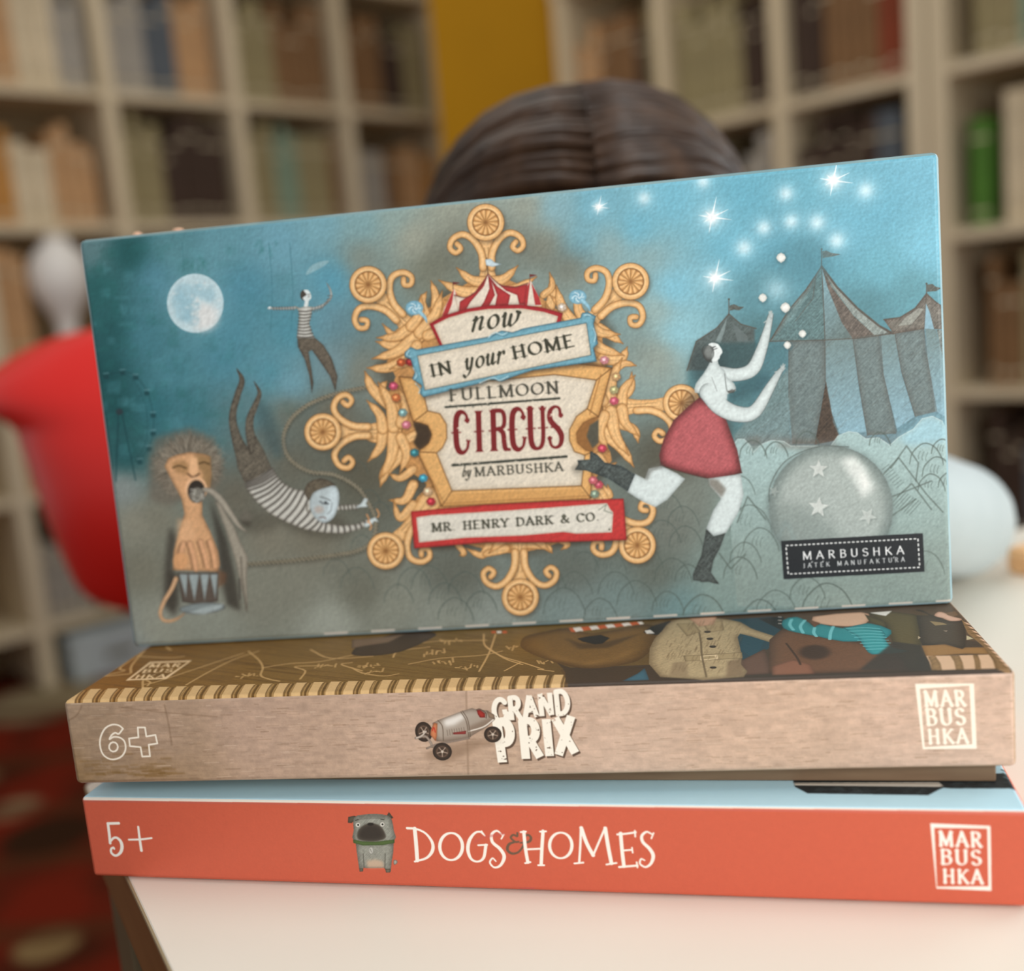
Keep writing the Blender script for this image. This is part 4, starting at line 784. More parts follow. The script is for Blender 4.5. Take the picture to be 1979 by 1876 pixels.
def paint_wood_front(quad, w=2100, h=208):
    s = Sheet(w, h, quad, 11); Z = s.rng; P, L = s.poly, s.line
    s.field([(130,1360,170,146,122),(140,1500,150,122,88),(300,1420,178,152,130),(300,1500,164,136,106),(200,1450,164,140,116),(500,1400,188,160,140),(800,1380,196,168,148),(900,1480,186,158,136),(1200,1400,200,172,152),(1500,1400,202,172,150),(1800,1400,204,174,154),(1950,1400,208,178,158),(1500,1460,200,170,148)])
    sm = blur(np.repeat(s.rng.random((h, w // 26 + 1)).astype(np.float32), 26, 1)[:, :w] - .5, 3) * 7
    s.img *= (1 + .05 * s.mid + .04 * s.fine + .03 * s.grain + .035 * np.clip(sm, -1.4, 1.4))[..., None]
    for _ in range(1500):
        x = Z.uniform(125, 1965); y = Z.uniform(1300, 1515); l = Z.uniform(4, 30)
        L([(x, y), (x + l, y - l * .03)], Z.uniform(.8, 2.6), [(150, 122, 98), (134, 108, 84), (222, 198, 176)][Z.integers(3)], a=Z.uniform(.12, .4))
    for _ in range(60):
        x = Z.uniform(150, 330); y = 1500 - abs(Z.normal(0, 18)); L([(x, y), (x + Z.uniform(10, 40), y - 1)], Z.uniform(1.5, 5), (122, 90, 44), a=.28, soft=1)
    for q, wd in (([(125,1396),(148,1382),(158,1364)], 3), ([(230,1366),(300,1375),(420,1385)], 2), ([(318,1362),(326,1400),(332,1440)], 3), ([(900,1300),(905,1500)], 3)): L(q, wd, (112, 88, 66), a=.4, soft=1)
    bg = s.img.copy(); CRM = (250, 240, 222)
    six = zA([(748,402),(722,382),(682,378),(640,400),(613,450),(608,502),(624,555),(660,584),(700,588),(740,570),(763,530),(758,482),(730,457),(692,452),(666,466),(680,440),(702,427),(722,434),(748,402)])
    L(six, 3.6, CRM, smooth=3); L(zA([(690 + 27 * math.cos(t), 513 + 29 * math.sin(t)) for t in np.linspace(0, 6.283, 12)]), 3.6, CRM, smooth=0)
    pl = zA([(838,395),(882,395),(890,450),(945,440),(957,492),(905,500),(912,570),(865,572),(855,515),(790,508),(785,462),(842,455),(838,395)]); L(pl, 3.6, CRM, smooth=0)
    logo(s, z8([(1366,528),(1697,526),(1713,893),(1409,896)]), z8([(1393,556),(1672,538),(1688,868),(1420,884)]),
         [('MAR', z8([(1420,655)])[0], z8([(1655,650)])[0], 31, (-.12, -1)), ('BUS', z8([(1428,760)])[0], z8([(1654,757)])[0], 33, (-.11, -1)), ('HKA', z8([(1440,865)])[0], z8([(1668,860)])[0], 29, (-.08, -1))], CRM, bg)
    # title
    def word(off, col, wear):
        o = np.array(off, float)
        for t, a, b, cap, th in (('GRAND', (775,668), (1192,612), 43, .235), ('PRIX', (800,888), (1236,832), 74, .235)):
            A, B = np.array(z7([a])[0]) + o, np.array(z7([b])[0]) + o
            if t == 'PRIX':
                lettering(s, 'P', A, B - A, 78, col, thick=0, thin=th, serif=0, sx=.62, track=0, up=(-.14, -1), wear=wear, butt=True)
                fit_text(s, 'RIX', A + (B - A) * .29 + (0, -1.), B, 72, col, thick=0, thin=th, serif=0, track=.04, up=(-.1, -1), wear=wear, butt=True)
            else: fit_text(s, t, A, B, cap, col, thick=0, thin=th, serif=0, track=.03, up=(-.1, -1), wear=wear, butt=True)
    word((3.2, 3.6), (92, 72, 58), 0); word((0, 0), (247, 240, 226), .62)
    # racing car
    P(z7([(380,850),(520,890),(700,800),(830,760),(700,760),(480,800)]), (138, 112, 90), a=.6, soft=6)
    def tyre(c, rx, ry, rot):
        c = z7([c])[0]; s.oval(c, rx, ry, (62, 50, 42), rot=rot, edge=(34, 26, 22), ew=3); s.oval(c, rx * .68, ry * .68, (116, 92, 76), rot=rot, edge=(60, 46, 38), ew=3); s.oval(c, rx * .5, ry * .5, (70, 56, 46), rot=rot)
        for k in range(5): t = k * 1.256 + .3; L([c, (c[0] + rx * .55 * math.cos(t), c[1] + ry * .55 * math.sin(t))], 2.2, (160, 140, 124))
        s.oval(c, 2.6, 2.6, (206, 192, 178))
    tyre((393, 718), 16.5, 19.5, -.3); 
    body = z7([(440,670),(480,650),(600,605),(655,588),(680,595),(740,600),(778,625),(782,650),(740,690),(680,725),(630,755),(500,772),(462,770),(448,720)])
    P(body, (192, 184, 174), edge=(104, 86, 72), ew=7, tone=((146, 128, 112), .5, .6))
    P(z7([(500,655),(600,618),(620,640),(560,680),(510,690)]), (240, 236, 230), soft=4, a=.85); P(z7([(640,690),(720,655),(775,640),(735,690),(650,730)]), (128, 108, 92), soft=3, a=.7); L(z7([(640,715),(720,690),(772,652)]), 2.6, (236, 228, 218), a=.9)
    P(z7([(682,600),(700,597),(728,618),(728,640),(700,640),(688,622)]), (164, 50, 42), edge=(90, 26, 24), ew=3); L(z7([(680,598),(700,594),(732,616),(734,642)]), 2, (90, 76, 66)); P(z7([(735,602),(778,625),(782,648),(748,640)]), (150, 126, 104), edge=(98, 80, 66), ew=3)
    P(z7([(448,668),(468,672),(465,740),(458,770),(428,735),(430,710)]), (206, 128, 86), edge=(120, 74, 50), ew=3); L(z7([(440,712),(448,694),(456,720)]), 1.8, (190, 50, 40))
    for q in ([(470,655),(495,690),(500,765)], [(595,608),(625,660),(640,750)], [(605,604),(634,655),(648,745)]): L(z7(q), 1.8, (104, 88, 74), a=.9)
    for k in range(8): L(z7([(520 + k * 13, 708 - k * 2), (524 + k * 13, 738 - k * 3)]), 1.2, (110, 94, 82), a=.8)
    P(z7([(552,722),(625,712),(622,730),(555,732)]), (150, 60, 56), edge=(96, 44, 40), ew=2); L(z7([(350,752),(400,742),(428,772),(440,800)]), 5, (176, 162, 150), edge=(100, 84, 72), ew=2); L(z7([(410,808),(470,785),(560,768),(640,752)]), 4, (166, 150, 138), edge=(104, 88, 76), ew=2); L(z7([(352,752),(380,740),(405,715)]), 3, (196, 184, 172))
    tyre((494, 826), 18.5, 17, .2); tyre((770, 732), 17, 15.5, .1)
    return np.clip(s.img, 0, 1)

def paint_map_top(quad, w=2100, h=1084):
    s = Sheet(w, h, quad, 13); Z = s.rng; P, L = s.poly, s.line
    s.field([(140,1345,134,90,30),(280,1280,130,90,34),(400,1290,134,98,44),(600,1270,130,98,48),(800,1250,126,98,50),(1000,1230,124,96,48),(1100,1300,100,78,42),(1500,1250,76,58,44),(1900,1250,92,74,58),(1000,1100,116,90,48)])
    s.img *= (1 + .05 * s.mid + .04 * s.fine)[..., None]
    for _ in range(240):
        x = Z.uniform(150, 1080); y = Z.uniform(1210, 1345); l = Z.uniform(60, 160)
        L([(x, y), (x + l, y + l * .12)], 1.2, (98, 68, 28), a=.4)
    RO = (206, 166, 110)
    for q in ([(280,1256),(255,1285),(253,1300)], [(275,1260),(232,1290),(240,1296),(200,1306),(250,1302)], [(265,1268),(330,1271),(355,1268)], [(280,1322),(300,1318),(370,1295),(400,1285),(470,1262)], [(360,1323),(400,1300),(450,1275),(500,1258)], [(285,1325),(290,1318),(277,1314),(276,1330)], [(480,1258),(500,1275),(508,1290),(504,1305),(520,1312),(540,1316)], [(508,1290),(560,1282),(620,1278),(700,1262),(830,1240),(940,1237)], [(580,1312),(590,1296),(570,1288),(620,1286)], [(680,1290),(700,1300),(740,1306),(770,1302)], [(790,1283),(850,1272),(930,1266),(970,1258)], [(935,1225),(938,1248),(970,1268),(1010,1280),(1050,1293)], [(938,1248),(975,1272),(1010,1284)], [(958,1225),(945,1262),(926,1297)], [(1005,1280),(975,1296)], [(760,1270),(764,1262),(780,1256),(830,1250)], [(700,1296),(660,1284),(680,1280)], [(1040,1293),(1070,1297)], [(330,1256),(322,1250)], [(600,1255),(640,1272),(720,1268)]):
        L(q, [1.6] * len(q), RO, a=.85, smooth=4)
    for x, y in ((455,1306),(690,1288),(700,1300),(835,1280),(880,1290),(820,1262),(850,1240),(980,1250),(1040,1278),(610,1288)):
        for k in range(9): L([(x + k * 5 + Z.normal(0, 2), y + Z.normal(0, 2) - k * .3), (x + k * 5 + Z.normal(2, 2), y + Z.normal(0, 3) - k * .3)], 1.6, RO, a=.75)
    logo(s, z9([(1250,520),(1788,500),(1460,738),(942,758)]), z9([(1265,538),(1735,520),(1432,722),(1000,738)]), [('MAR', z9([(1230,590)])[0], z9([(1630,582)])[0], 8.6, (.75, -1)), ('BUS', z9([(1140,660)])[0], z9([(1530,650)])[0], 8.6, (.75, -1)), ('HKA', z9([(1055,728)])[0], z9([(1440,718)])[0], 8.2, (.75, -1))], (240, 206, 160), s.img.copy())
    P(z7([(0,285),(20,300),(110,303),(260,282),(400,225),(460,180),(300,170),(60,235)]), (74, 58, 44), edge=(48, 36, 28), ew=8, smooth=3); P(z7([(0,215),(180,200),(300,180),(200,230),(60,250),(0,262)]), (128, 104, 82), edge=(80, 62, 48), ew=5)
    # stripes along the rim
    for k in range(29):
        x = 122 + k * 33.6; x1 = x + 20; yb = 1356 - (x - 122) * .0317
        sl = 22 - k * .45
        P([(x, yb + 3), (x1, yb + 3), (x1 + sl * .9, yb - 24 + k * .05), (x + sl * .9, yb - 24 + k * .05)], (222, 184, 130), a=.97)
        for q in range(4): xx = x1 + q * 4 + Z.normal(0, .5); L([(xx, yb + 2), (xx + sl * .4, yb - 12), (xx + sl * .8, yb - 22)], 1.1, [(92, 64, 28), (196, 156, 104)][q % 2], a=.7)
    P([(1094,1326),(1094,1304),(1086,1294),(1100,1290),(1990,1260),(1990,1310)], (64, 52, 42)); L([(1094,1326),(1095,1308),(1086,1294)], 2.5, (90, 66, 38))
    # seated people in coats
    P(z7([(1170,450),(1165,385),(1120,340),(1200,370),(1560,360),(1610,430)]), (66, 52, 38)); P(z7([(1480,440),(1560,400),(1600,370),(1625,435)]), (58, 102, 118), edge=(40, 70, 84), ew=6)
    bear = z7([(920,235),(950,195),(1060,170),(1180,150),(1320,180),(1600,130),(1660,170),(1640,260),(1560,330),(1400,365),(1250,370),(1120,340),(1000,300),(930,262)])
    P(bear, (122, 90, 46), edge=(66, 46, 26), ew=26, hatch=.12, smooth=3); P(z7([(1000,230),(1080,290),(1250,340),(1420,320),(1560,250),(1500,300),(1300,355),(1100,320)]), (150, 112, 60), soft=10, a=.7); P(z7([(1160,200),(1250,235),(1400,225),(1580,180),(1400,260),(1240,265)]), (76, 56, 34), soft=6, a=.75)
    P(z7([(1230,208),(1290,196),(1360,188),(1410,205),(1370,235),(1330,240),(1260,225)]), (46, 38, 34), edge=(30, 24, 22), ew=5)
    for k in range(9):
        x = 1185 + k * 44; P(z7([(x, 150 - k * 4), (x + 24, 150 - k * 4), (x + 40, 172 - k * 5), (x + 14, 172 - k * 5)]), (238, 226, 214) if k % 2 else (204, 96, 50))
        P(z7([(x + 22, 150 - k * 4), (x + 46, 148 - k * 4), (x + 60, 168 - k * 5), (x + 38, 172 - k * 5)]), (206, 98, 52) if k % 2 else (240, 230, 218))
    for k in range(3): P(z7([(760 + k * 30, 168), (784 + k * 30, 166), (790 + k * 30, 178), (764 + k * 30, 180)]), [(206, 98, 52), (238, 226, 214)][k % 2])
    P(z7([(1590,175),(1640,140),(1740,110),(1760,160),(1660,190)]), (44, 36, 32)); P(z7([(1600,165),(1630,160),(1655,180),(1610,182)]), (226, 222, 214))
    P(z8([(250,170),(560,150),(640,230),(540,330),(400,400),(330,300)]), (42, 66, 76)); P(z8([(400,250),(520,280),(460,390),(380,330)]), (40, 72, 84)); P(z8([(480,160),(620,148),(660,210),(620,230)]), (40, 38, 38))
    P(z8([(380,400),(520,330),(560,470),(400,480)]), (104, 76, 62), edge=(70, 50, 40), ew=8)
    CO = (184, 162, 124); CE = (104, 86, 62)
    P(z8([(-70,490),(-130,330),(-60,230),(0,170),(110,160),(260,160),(380,180),(440,215),(560,255),(650,285),(640,300),(540,292),(380,245),(375,300),(390,370),(385,420),(400,490)]), CO, edge=CE, ew=14, hatch=.15, smooth=2)
    P(z8([(20,190),(120,185),(160,235),(80,260)]), (170, 148, 110), edge=CE, ew=4); P(z8([(170,190),(280,170),(290,225),(200,240)]), (176, 152, 114), edge=CE, ew=4); P(z8([(90,160),(250,150),(230,195),(150,205)]), (206, 160, 130), edge=(150, 110, 84), ew=5)
    P(z8([(60,370),(390,350),(395,385),(70,402)]), (172, 150, 112), edge=(96, 78, 54), ew=4); L(z8([(165,372),(245,366),(248,386),(165,394),(165,372)]), 2.6, (224, 200, 160), smooth=0); L(z8([(150,240),(160,300),(165,370),(190,490)]), 1.6, CE, a=.8)
    P(z8([(-20,480),(0,410),(80,400),(90,490)]), (150, 128, 98), a=.8, soft=3); P(z8([(300,490),(310,400),(380,390),(400,480)]), (132, 108, 82), a=.8, soft=3)
    for x, y in ((196, 235), (210, 274), (226, 318), (228, 436)): s.oval(z8([(x, y)])[0], 6.5, 2.6, (56, 44, 36)); L(z8([(x - 24, y - 6), (x + 16, y - 8)]), 1, (200, 180, 144), a=.8)
    for _ in range(160): x, y = Z.uniform(-50, 380), Z.uniform(190, 470); L(z8([(x, y), (x + 12, y - 22)]), 1, (120, 98, 70), a=.3)
    P(z8([(540,470),(545,280),(620,215),(780,250),(960,280),(1080,300),(1260,350),(1330,450),(800,470)]), (112, 78, 56), edge=(64, 46, 36), ew=16, hatch=.1); s.oval(z8([(800, 350)])[0], 30, 14, (58, 44, 36), soft=6, a=.8); P(z8([(560,480),(560,430),(680,390),(780,420),(800,472)]), (140, 94, 72), edge=(88, 58, 44), ew=6); P(z8([(1180,450),(1200,390),(1300,390),(1330,450)]), (130, 84, 64), edge=(80, 52, 42), ew=6); L(z8([(640,300),(700,380),(720,420)]), 2, (70, 50, 38))
    P(z8([(790,150),(1060,125),(1110,150),(1085,190),(980,205),(830,190)]), (222, 180, 150), edge=(160, 118, 94), ew=6, smooth=2); P(z8([(770,170),(830,185),(800,210)]), (110, 72, 52)); 
    P(z8([(1100,130),(1230,120),(1380,140),(1400,260),(1390,450),(1320,440),(1240,300),(1200,190)]), (98, 86, 56), edge=(58, 50, 36), ew=12); P(z8([(1080,135),(1200,180),(1210,215),(1110,180)]), (92, 82, 54), edge=(54, 46, 34), ew=5); P(z8([(1110,128),(1235,118),(1200,146)]), (240, 236, 226))
    TE = (54, 142, 146)
    P(z8([(620,170),(700,150),(770,185),(800,210),(835,190),(960,215),(1100,185),(1230,225),(1215,262),(1180,280),(1100,285),(960,290),(820,262),(700,240),(625,215)]), TE, edge=(30, 92, 98), ew=8, smooth=2); P(z8([(960,210),(1040,260),(1100,350),(1160,362),(1340,345),(1240,325),(1195,275),(1180,225)]), (58, 150, 152), edge=(30, 92, 98), ew=6, smooth=2)
    for k in range(8): L(z8([(980 + k * 16, 215 + k * 17), (1080 + k * 13, 212 + k * 17), (1165 + k * 12, 218 + k * 16)]), 1.7, (124, 202, 206), a=.8)
    for q in ([(670,165),(660,195),(680,225)], [(745,170),(720,205),(735,242)], [(800,212),(795,240),(810,262)], [(905,205),(890,240),(885,278)]): L(z8(q), 2.6, (130, 206, 210), a=.85)
    for k in range(3): L(z8([(598, 152 + k * 18), (610, 153 + k * 18)]), 1.4, (214, 206, 196))
    P(zE([(100,340),(330,420),(480,470),(640,540),(880,530),(950,620),(965,900),(940,1030),(820,1010),(650,950),(540,940),(200,960),(150,700)]), (78, 66, 54), edge=(50, 42, 36), ew=14, smooth=2); P(zE([(410,450),(480,380),(600,400),(760,470),(890,500),(860,535),(680,540),(560,490)]), (218, 176, 152), edge=(160, 118, 96), ew=5, smooth=2); P(zE([(600,400),(780,370),(830,430),(760,470),(650,440)]), (120, 92, 66)); P(zE([(330,540),(560,570),(640,600),(430,620)]), (150, 128, 92)); P(zE([(560,705),(650,705),(620,730)]), (150, 130, 110)); P(zE([(130,800),(175,830),(130,860)]), (190, 170, 140)); P(zE([(975,790),(1100,850),(975,870)]), (196, 182, 146)); P(zE([(0,330),(190,380),(340,440),(120,440),(0,410)]), (92, 72, 52))
    P(zE([(-900,1400),(-300,900),(180,960),(260,1150),(360,1400)]), (62, 56, 50), a=.9, soft=3); P(zE([(960,880),(1180,900),(1280,990),(960,1000)]), (74, 62, 52))
    P(zE([(190,970),(600,950),(900,1030),(950,1000),(1290,1000),(1380,1120),(960,1110),(440,1150),(270,1160)]), (156, 116, 70), edge=(120, 86, 50), ew=6)
    P(zE([(270,1150),(440,1150),(1370,1125),(1450,1250),(1490,1370),(370,1400),(330,1260)]), (218, 180, 146))
    for q in ([(300,1160),(430,1150),(520,1280),(545,1400),(370,1400),(350,1270)], [(690,1145),(850,1145),(905,1260),(930,1390),(790,1390),(760,1250)], [(1085,1135),(1170,1130),(1215,1240),(1230,1385),(1130,1385),(1115,1240)], [(1290,1010),(1390,1120),(1500,1250),(1530,1380),(1480,1380),(1430,1210),(1350,1110)]): P(zE(q), (150, 118, 80), edge=(110, 82, 50), ew=4, hatch=.3)
    P(zE([(890,520),(960,560),(1700,1300),(1760,1420),(1530,1390),(1500,1250),(1300,1010),(1000,760),(940,640)]), (140, 108, 72))
    for k in range(11):
        x, y = 925 + k * 68, 560 + k * 72; P(zE([(x, y), (x + 70, y + 10), (x + 130, y + 40), (x + 60, y + 38)]), (216, 174, 142)); L(zE([(x + 10, y + 52), (x + 90, y + 60)]), 1.4, (92, 70, 44), a=.8)
    s.img *= (1 + .04 * s.fine)[..., None]
    return np.clip(s.img, 0, 1)

def paint_dogs_front(quad, w=2100, h=212):
    s = Sheet(w, h, quad, 17); Z = s.rng; P, L = s.poly, s.line
    s.img[:] = np.array((206, 97, 72), np.float32) / 255
    s.img *= (1 + .012 * s.mid + .015 * s.fine)[..., None]
    bg = s.img.copy(); WT = (250, 246, 236)
    P([(150,1530),(1990,1554),(1990,1570),(150,1546)], (238, 228, 214)); L([(150,1548),(1990,1573)], 3, (190, 100, 90), a=.6)
    def wl(q, wd, sm=6): L(zB(q), np.array(wd, float) / 2.827 if np.ndim(wd) else wd / 2.827, WT, smooth=sm)
    def ser(x, y, hw=17, t=.0): wl([(x - hw, y + hw * t), (x + hw, y - hw * t)], 11, 0)
    wl([(513,172),(521,260),(527,346)], 22); wl([(472,170),(520,174),(572,198),(608,246),(610,292),(578,332),(514,352)], [15,13,13,17,19,14,12])
    wl([(712 + 62 * math.cos(t), 270 + 74 * math.sin(t)) for t in np.linspace(-1.6, 4.68, 26)], [12 + 7 * abs(math.cos(t)) for t in np.linspace(-1.6, 4.68, 26)], 2)
    wl([(888,204),(872,190),(842,196),(812,236),(804,290),(822,338),(858,352),(890,330),(902,262)], [9,12,13,19,20,16,12,16,18]); ser(884,262,24,.06); wl([(878,186),(896,212)], 9, 0)
    wl([(1000,204),(986,228)], 9, 0); wl([(992,208),(962,184),(934,204),(938,246),(980,284),(1002,326),(982,372),(948,384),(924,358),(938,334),(956,350)], [9,12,16,18,20,20,15,12,11,10,9])
    AM = (110, 88, 70)
    L(zB([(1074,196),(1072,214),(1052,206),(1038,222),(1062,244),(1080,244)]), 4, AM); L(zB([(1062,244),(1028,258),(1020,288),(1044,308),(1080,300),(1108,262),(1110,226),(1130,206),(1148,222),(1136,244),(1090,250)]), [4,5,5.5,5,4,4,4,4,5,5,3], AM)
    wl([(1109,190),(1118,280),(1131,356)], 19); wl([(1214,186),(1208,280),(1204,368)], 19); wl([(1118,286),(1208,282)], 12, 0); ser(1106,190,14,.1); ser(1214,188,16,.05); ser(1131,358,14,.2); ser(1204,372,16)
    wl([(1311 + 61 * math.cos(t), 264 + 70 * math.sin(t)) for t in np.linspace(-1.6, 4.68, 26)], [11 + 7 * abs(math.cos(t)) for t in np.linspace(-1.6, 4.68, 26)], 2)
    wl([(1421,168),(1418,260),(1412,356)], 13); wl([(1423,168),(1452,250),(1488,318)], 21); wl([(1488,318),(1522,240),(1552,170)], 12); wl([(1554,170),(1570,270),(1588,362)], 21); ser(1410,360,24,.1); ser(1588,364,27,.16)
    wl([(1638,198),(1646,290),(1656,378)], 20); wl([(1620,204),(1668,200),(1720,192)], 12); wl([(1716,184),(1718,216)], 10, 0); wl([(1648,292),(1700,288)], 11, 0); wl([(1700,276),(1704,304)], 9, 0); wl([(1630,382),(1680,378),(1730,374)], 13); wl([(1726,356),(1730,384)], 10, 0)
    wl([(1818,196),(1806,226)], 9, 0); wl([(1812,204),(1780,190),(1754,212),(1760,246),(1796,282),(1816,320),(1804,362),(1774,382),(1744,364),(1750,338),(1770,346)], [9,12,16,18,20,20,16,12,11,10,8])
    def w5(q, wd): L(zD(q), np.array(wd, float) / 7.8 if np.ndim(wd) else wd / 7.8, WT)
    w5([(856,864),(690,868)], 44); w5([(692,870),(712,1020),(726,1165)], [44, 46, 44]); w5([(740,1130),(770,1092),(822,1082),(880,1130),(905,1210),(890,1290),(845,1340),(795,1350),(745,1310),(740,1254),(775,1232),(788,1252)], [30,36,40,50,54,50,40,40,40,36,36,30]); w5([(1150,918),(1172,1100),(1198,1276)], [34, 40, 46]); w5([(1008,1112),(1180,1108),(1352,1088)], [30, 34, 30])
    logo(s, zC([(1451,381),(1790,396),(1796,761),(1486,748)]), zC([(1473,406),(1773,410),(1779,736),(1490,738)]), [('MAR', zC([(1500,508)])[0], zC([(1745,514)])[0], 30, (-.05, -1)), ('BUS', zC([(1508,610)])[0], zC([(1742,616)])[0], 30, (-.04, -1)), ('HKA', zC([(1522,716)])[0], zC([(1750,721)])[0], 28, (-.03, -1))], WT, bg)
    L(zB([(840,248),(880,222),(930,212),(1000,200)]), 5, (196, 92, 86), a=.5, soft=1)
    # little dog
    G1 = (150, 152, 142); GE = (84, 82, 74)
    P(zB([(148,140),(150,108),(185,102),(200,112),(168,142)]), (92, 84, 70), edge=(50, 46, 38), ew=3); P(zB([(360,102),(372,82),(396,112),(388,118)]), (92, 84, 70), edge=(50, 46, 38), ew=3)
    P(zB([(398,345),(415,345),(418,360),(400,370)]), (176, 176, 166), edge=GE, ew=2, smooth=3)
    P(zB([(190,250),(398,250),(396,300),(388,350),(382,408),(360,412),(348,386),(250,388),(232,385),(230,405),(212,406),(202,340)]), G1, edge=GE, ew=7, hatch=.2)
    P(zB([(250,350),(300,340),(340,352),(345,385),(255,386)]), (206, 178, 152), soft=3, a=.85); L(zB([(232,310),(236,385)]), 2, GE, a=.7); L(zB([(352,310),(350,390)]), 2, GE, a=.7); P(zB([(210,390),(232,390),(230,406),(212,407)]), (120, 112, 96), edge=(60, 56, 48), ew=2); P(zB([(352,392),(380,392),(378,412),(356,412)]), (120, 112, 96), edge=(60, 56, 48), ew=2)
    P(zB([(180,112),(230,96),(300,92),(365,100),(388,125),(398,180),(396,250),(190,252),(180,180)]), G1, edge=GE, ew=8, hatch=.2, smooth=2)
    for k in range(3): L(zB([(210, 108 + k * 7), (280, 101 + k * 7), (350, 106 + k * 7)]), 1.4, (98, 96, 88), a=.7)
    P(zB([(200,225),(205,180),(240,150),(280,142),(325,158),(350,195),(352,225),(300,242),(240,240)]), (58, 52, 46), edge=(92, 86, 76), ew=6, smooth=3, soft=1); s.oval(zB([(272, 148)])[0], 6, 3, (40, 36, 32))
    for x, y in ((203, 152), (336, 149)): s.oval(zB([(x, y)])[0], 5.6, 5.4, (236, 236, 226), edge=(90, 86, 78), ew=2); s.oval(zB([(x + 1, y)])[0], 1.9, 1.9, (24, 24, 22))
    L(zB([(190,128),(205,122)]), 1.8, (60, 58, 52)); L(zB([(328,121),(345,124)]), 1.8, (60, 58, 52))
    P(zB([(176,232),(230,242),(300,244),(402,232),(403,250),(340,262),(230,264),(178,250)]), (88, 112, 62), edge=(52, 70, 38), ew=3); L(zB([(270,262),(272,275)]), 1.2, (120, 120, 112)); s.oval(zB([(275, 292)])[0], 4.6, 7.5, (206, 206, 198), edge=(110, 110, 104), ew=2); L(zB([(272,284),(276,300)]), 1.4, (110, 110, 104))
    for q in ([(712,490),(780,494),(865,498)], [(1080,500),(1165,498)]): L(zB(q), 2, (180, 80, 110), a=.5)
    return np.clip(s.img, 0, 1)

def paint_dogs_top(quad, w=1050, h=520):
    s = Sheet(w, h, quad, 19); Z = s.rng; P, L = s.poly, s.line
    s.img[:] = np.array((188, 226, 240), np.float32) / 255
    BK = (34, 42, 46)
    P(zC([(680,150),(690,175),(760,212),(1440,222),(1500,190),(1525,180),(1570,184),(1900,184),(1945,196),(1979,230),(1979,100),(680,100)]), BK)
    P(zC([(684,152),(1500,150),(1528,172),(1500,176),(688,168)]), (222, 214, 200)); L(zC([(690,156),(1500,158)]), 1.2, (120, 106, 92)); L(zC([(1510,168),(1530,172)]), 1.2, (120, 106, 92))
    for _ in range(60):
        x, y = Z.uniform(770, 1440), Z.uniform(182, 215); L(zC([(x, y), (x + 14, y - 8), (x + 30, y)]), 1.4, (66, 76, 78), a=.6)
    for _ in range(40):
        x, y = Z.uniform(1560, 1900), Z.uniform(150, 182); L(zC([(x, y), (x + 14, y - 8), (x + 30, y)]), 1.4, (60, 72, 76), a=.6)
    P(zC([(1975,190),(1945,140),(1880,90),(1850,60),(1979,60)]), (232, 226, 214)); 
    for k in range(3): L(zC([(1858 + k * 6, 80 + k * 20), (1890 + k * 10, 95 + k * 20), (1920 + k * 10, 125 + k * 20)]), 4, (84, 110, 112))
    s.img *= (1 + .01 * s.mid)[..., None]
    return np.clip(s.img, 0, 1)
# ---------------------------------------------------------------- the three game boxes
def carton(name, par, lo, hi, mats, bevel=.0016):
    bm = bmesh.new(); add_box(bm, lo, hi, bevel, 3)
    o = from_bm(name, bm, mats, par); print_uv(o.data, lo, hi); return o
def corners(r, pts): return [photo(r.matrix_world @ Vector(p)) for p in pts]
ZD = TABLE_Z; HD = .0310; ZT = ZD + HD; TRAY = .0061; ZG = ZT + TRAY; HG = .0305; ZC = ZG + HG
GW, GD = .31, .160
cream_side = mat('pale_box_side', (206, 214, 212), .5, noise=60, bump=.1)
# lowest: orange box
dogs = root('game_box', (-.0105, .32365, ZD), -.22685); bpy.context.view_layer.update()
DW, DD = .3099, .155
q_f = corners(dogs, [(-DW/2, 0, HD), (DW/2, 0, HD), (DW/2, 0, .0009), (-DW/2, 0, .0009)])
q_t = corners(dogs, [(-DW/2, DD, HD), (DW/2, DD, HD), (DW/2, 0, HD), (-DW/2, 0, HD)])
carton('lid', dogs, (-DW/2, 0, .0009), (DW/2, DD, HD), [print_mat('orange_title_print', paint_dogs_front(q_f), .5, .3), print_mat('pale_blue_print', paint_dogs_top(q_t), .4, .35), mat('orange_box_side', (214, 98, 64), .5, noise=50)], .0014)
bm = bmesh.new(); add_box(bm, (-DW/2 + .004, .005, 0), (DW/2 - .004, DD - .004, .004), .0005, 1); from_bm('tray', bm, mat('orange_box_tray', (190, 84, 56), .6, noise=50), dogs)
tag(dogs, 'orange board game box with a pug, lowest in the stack on the table', 'game box')
# middle: wood-patterned box, lid over a brown tray
prix = root('game_box', (-.00819, .33014, ZT), -.16486); bpy.context.view_layer.update()
q_f = corners(prix, [(-GW/2, 0, HG + TRAY), (GW/2, 0, HG + TRAY), (GW/2, 0, TRAY), (-GW/2, 0, TRAY)])
q_t = corners(prix, [(-GW/2, GD, HG + TRAY), (GW/2, GD, HG + TRAY), (GW/2, 0, HG + TRAY), (-GW/2, 0, HG + TRAY)])
carton('lid', prix, (-GW/2, 0, TRAY), (GW/2, GD, TRAY + HG), [print_mat('wood_title_print', paint_wood_front(q_f), .5, .3), print_mat('map_and_coats_print', paint_map_top(q_t), .42, .35), mat('wood_box_side', (176, 146, 118), .5, noise=40, stretch=(1, 1, 12), col2=(206, 176, 150))], .0017)
bm = bmesh.new(); add_box(bm, (-GW/2 + .0035, .003, 0), (GW/2 - .0052, GD - .003, TRAY + .002), .0006, 2)
for v in bm.verts:                                     # the tray sits askew under its lid, pushed back at the left
    if v.co.y < .01: v.co.y += .0145 * (GW/2 - v.co.x) / GW
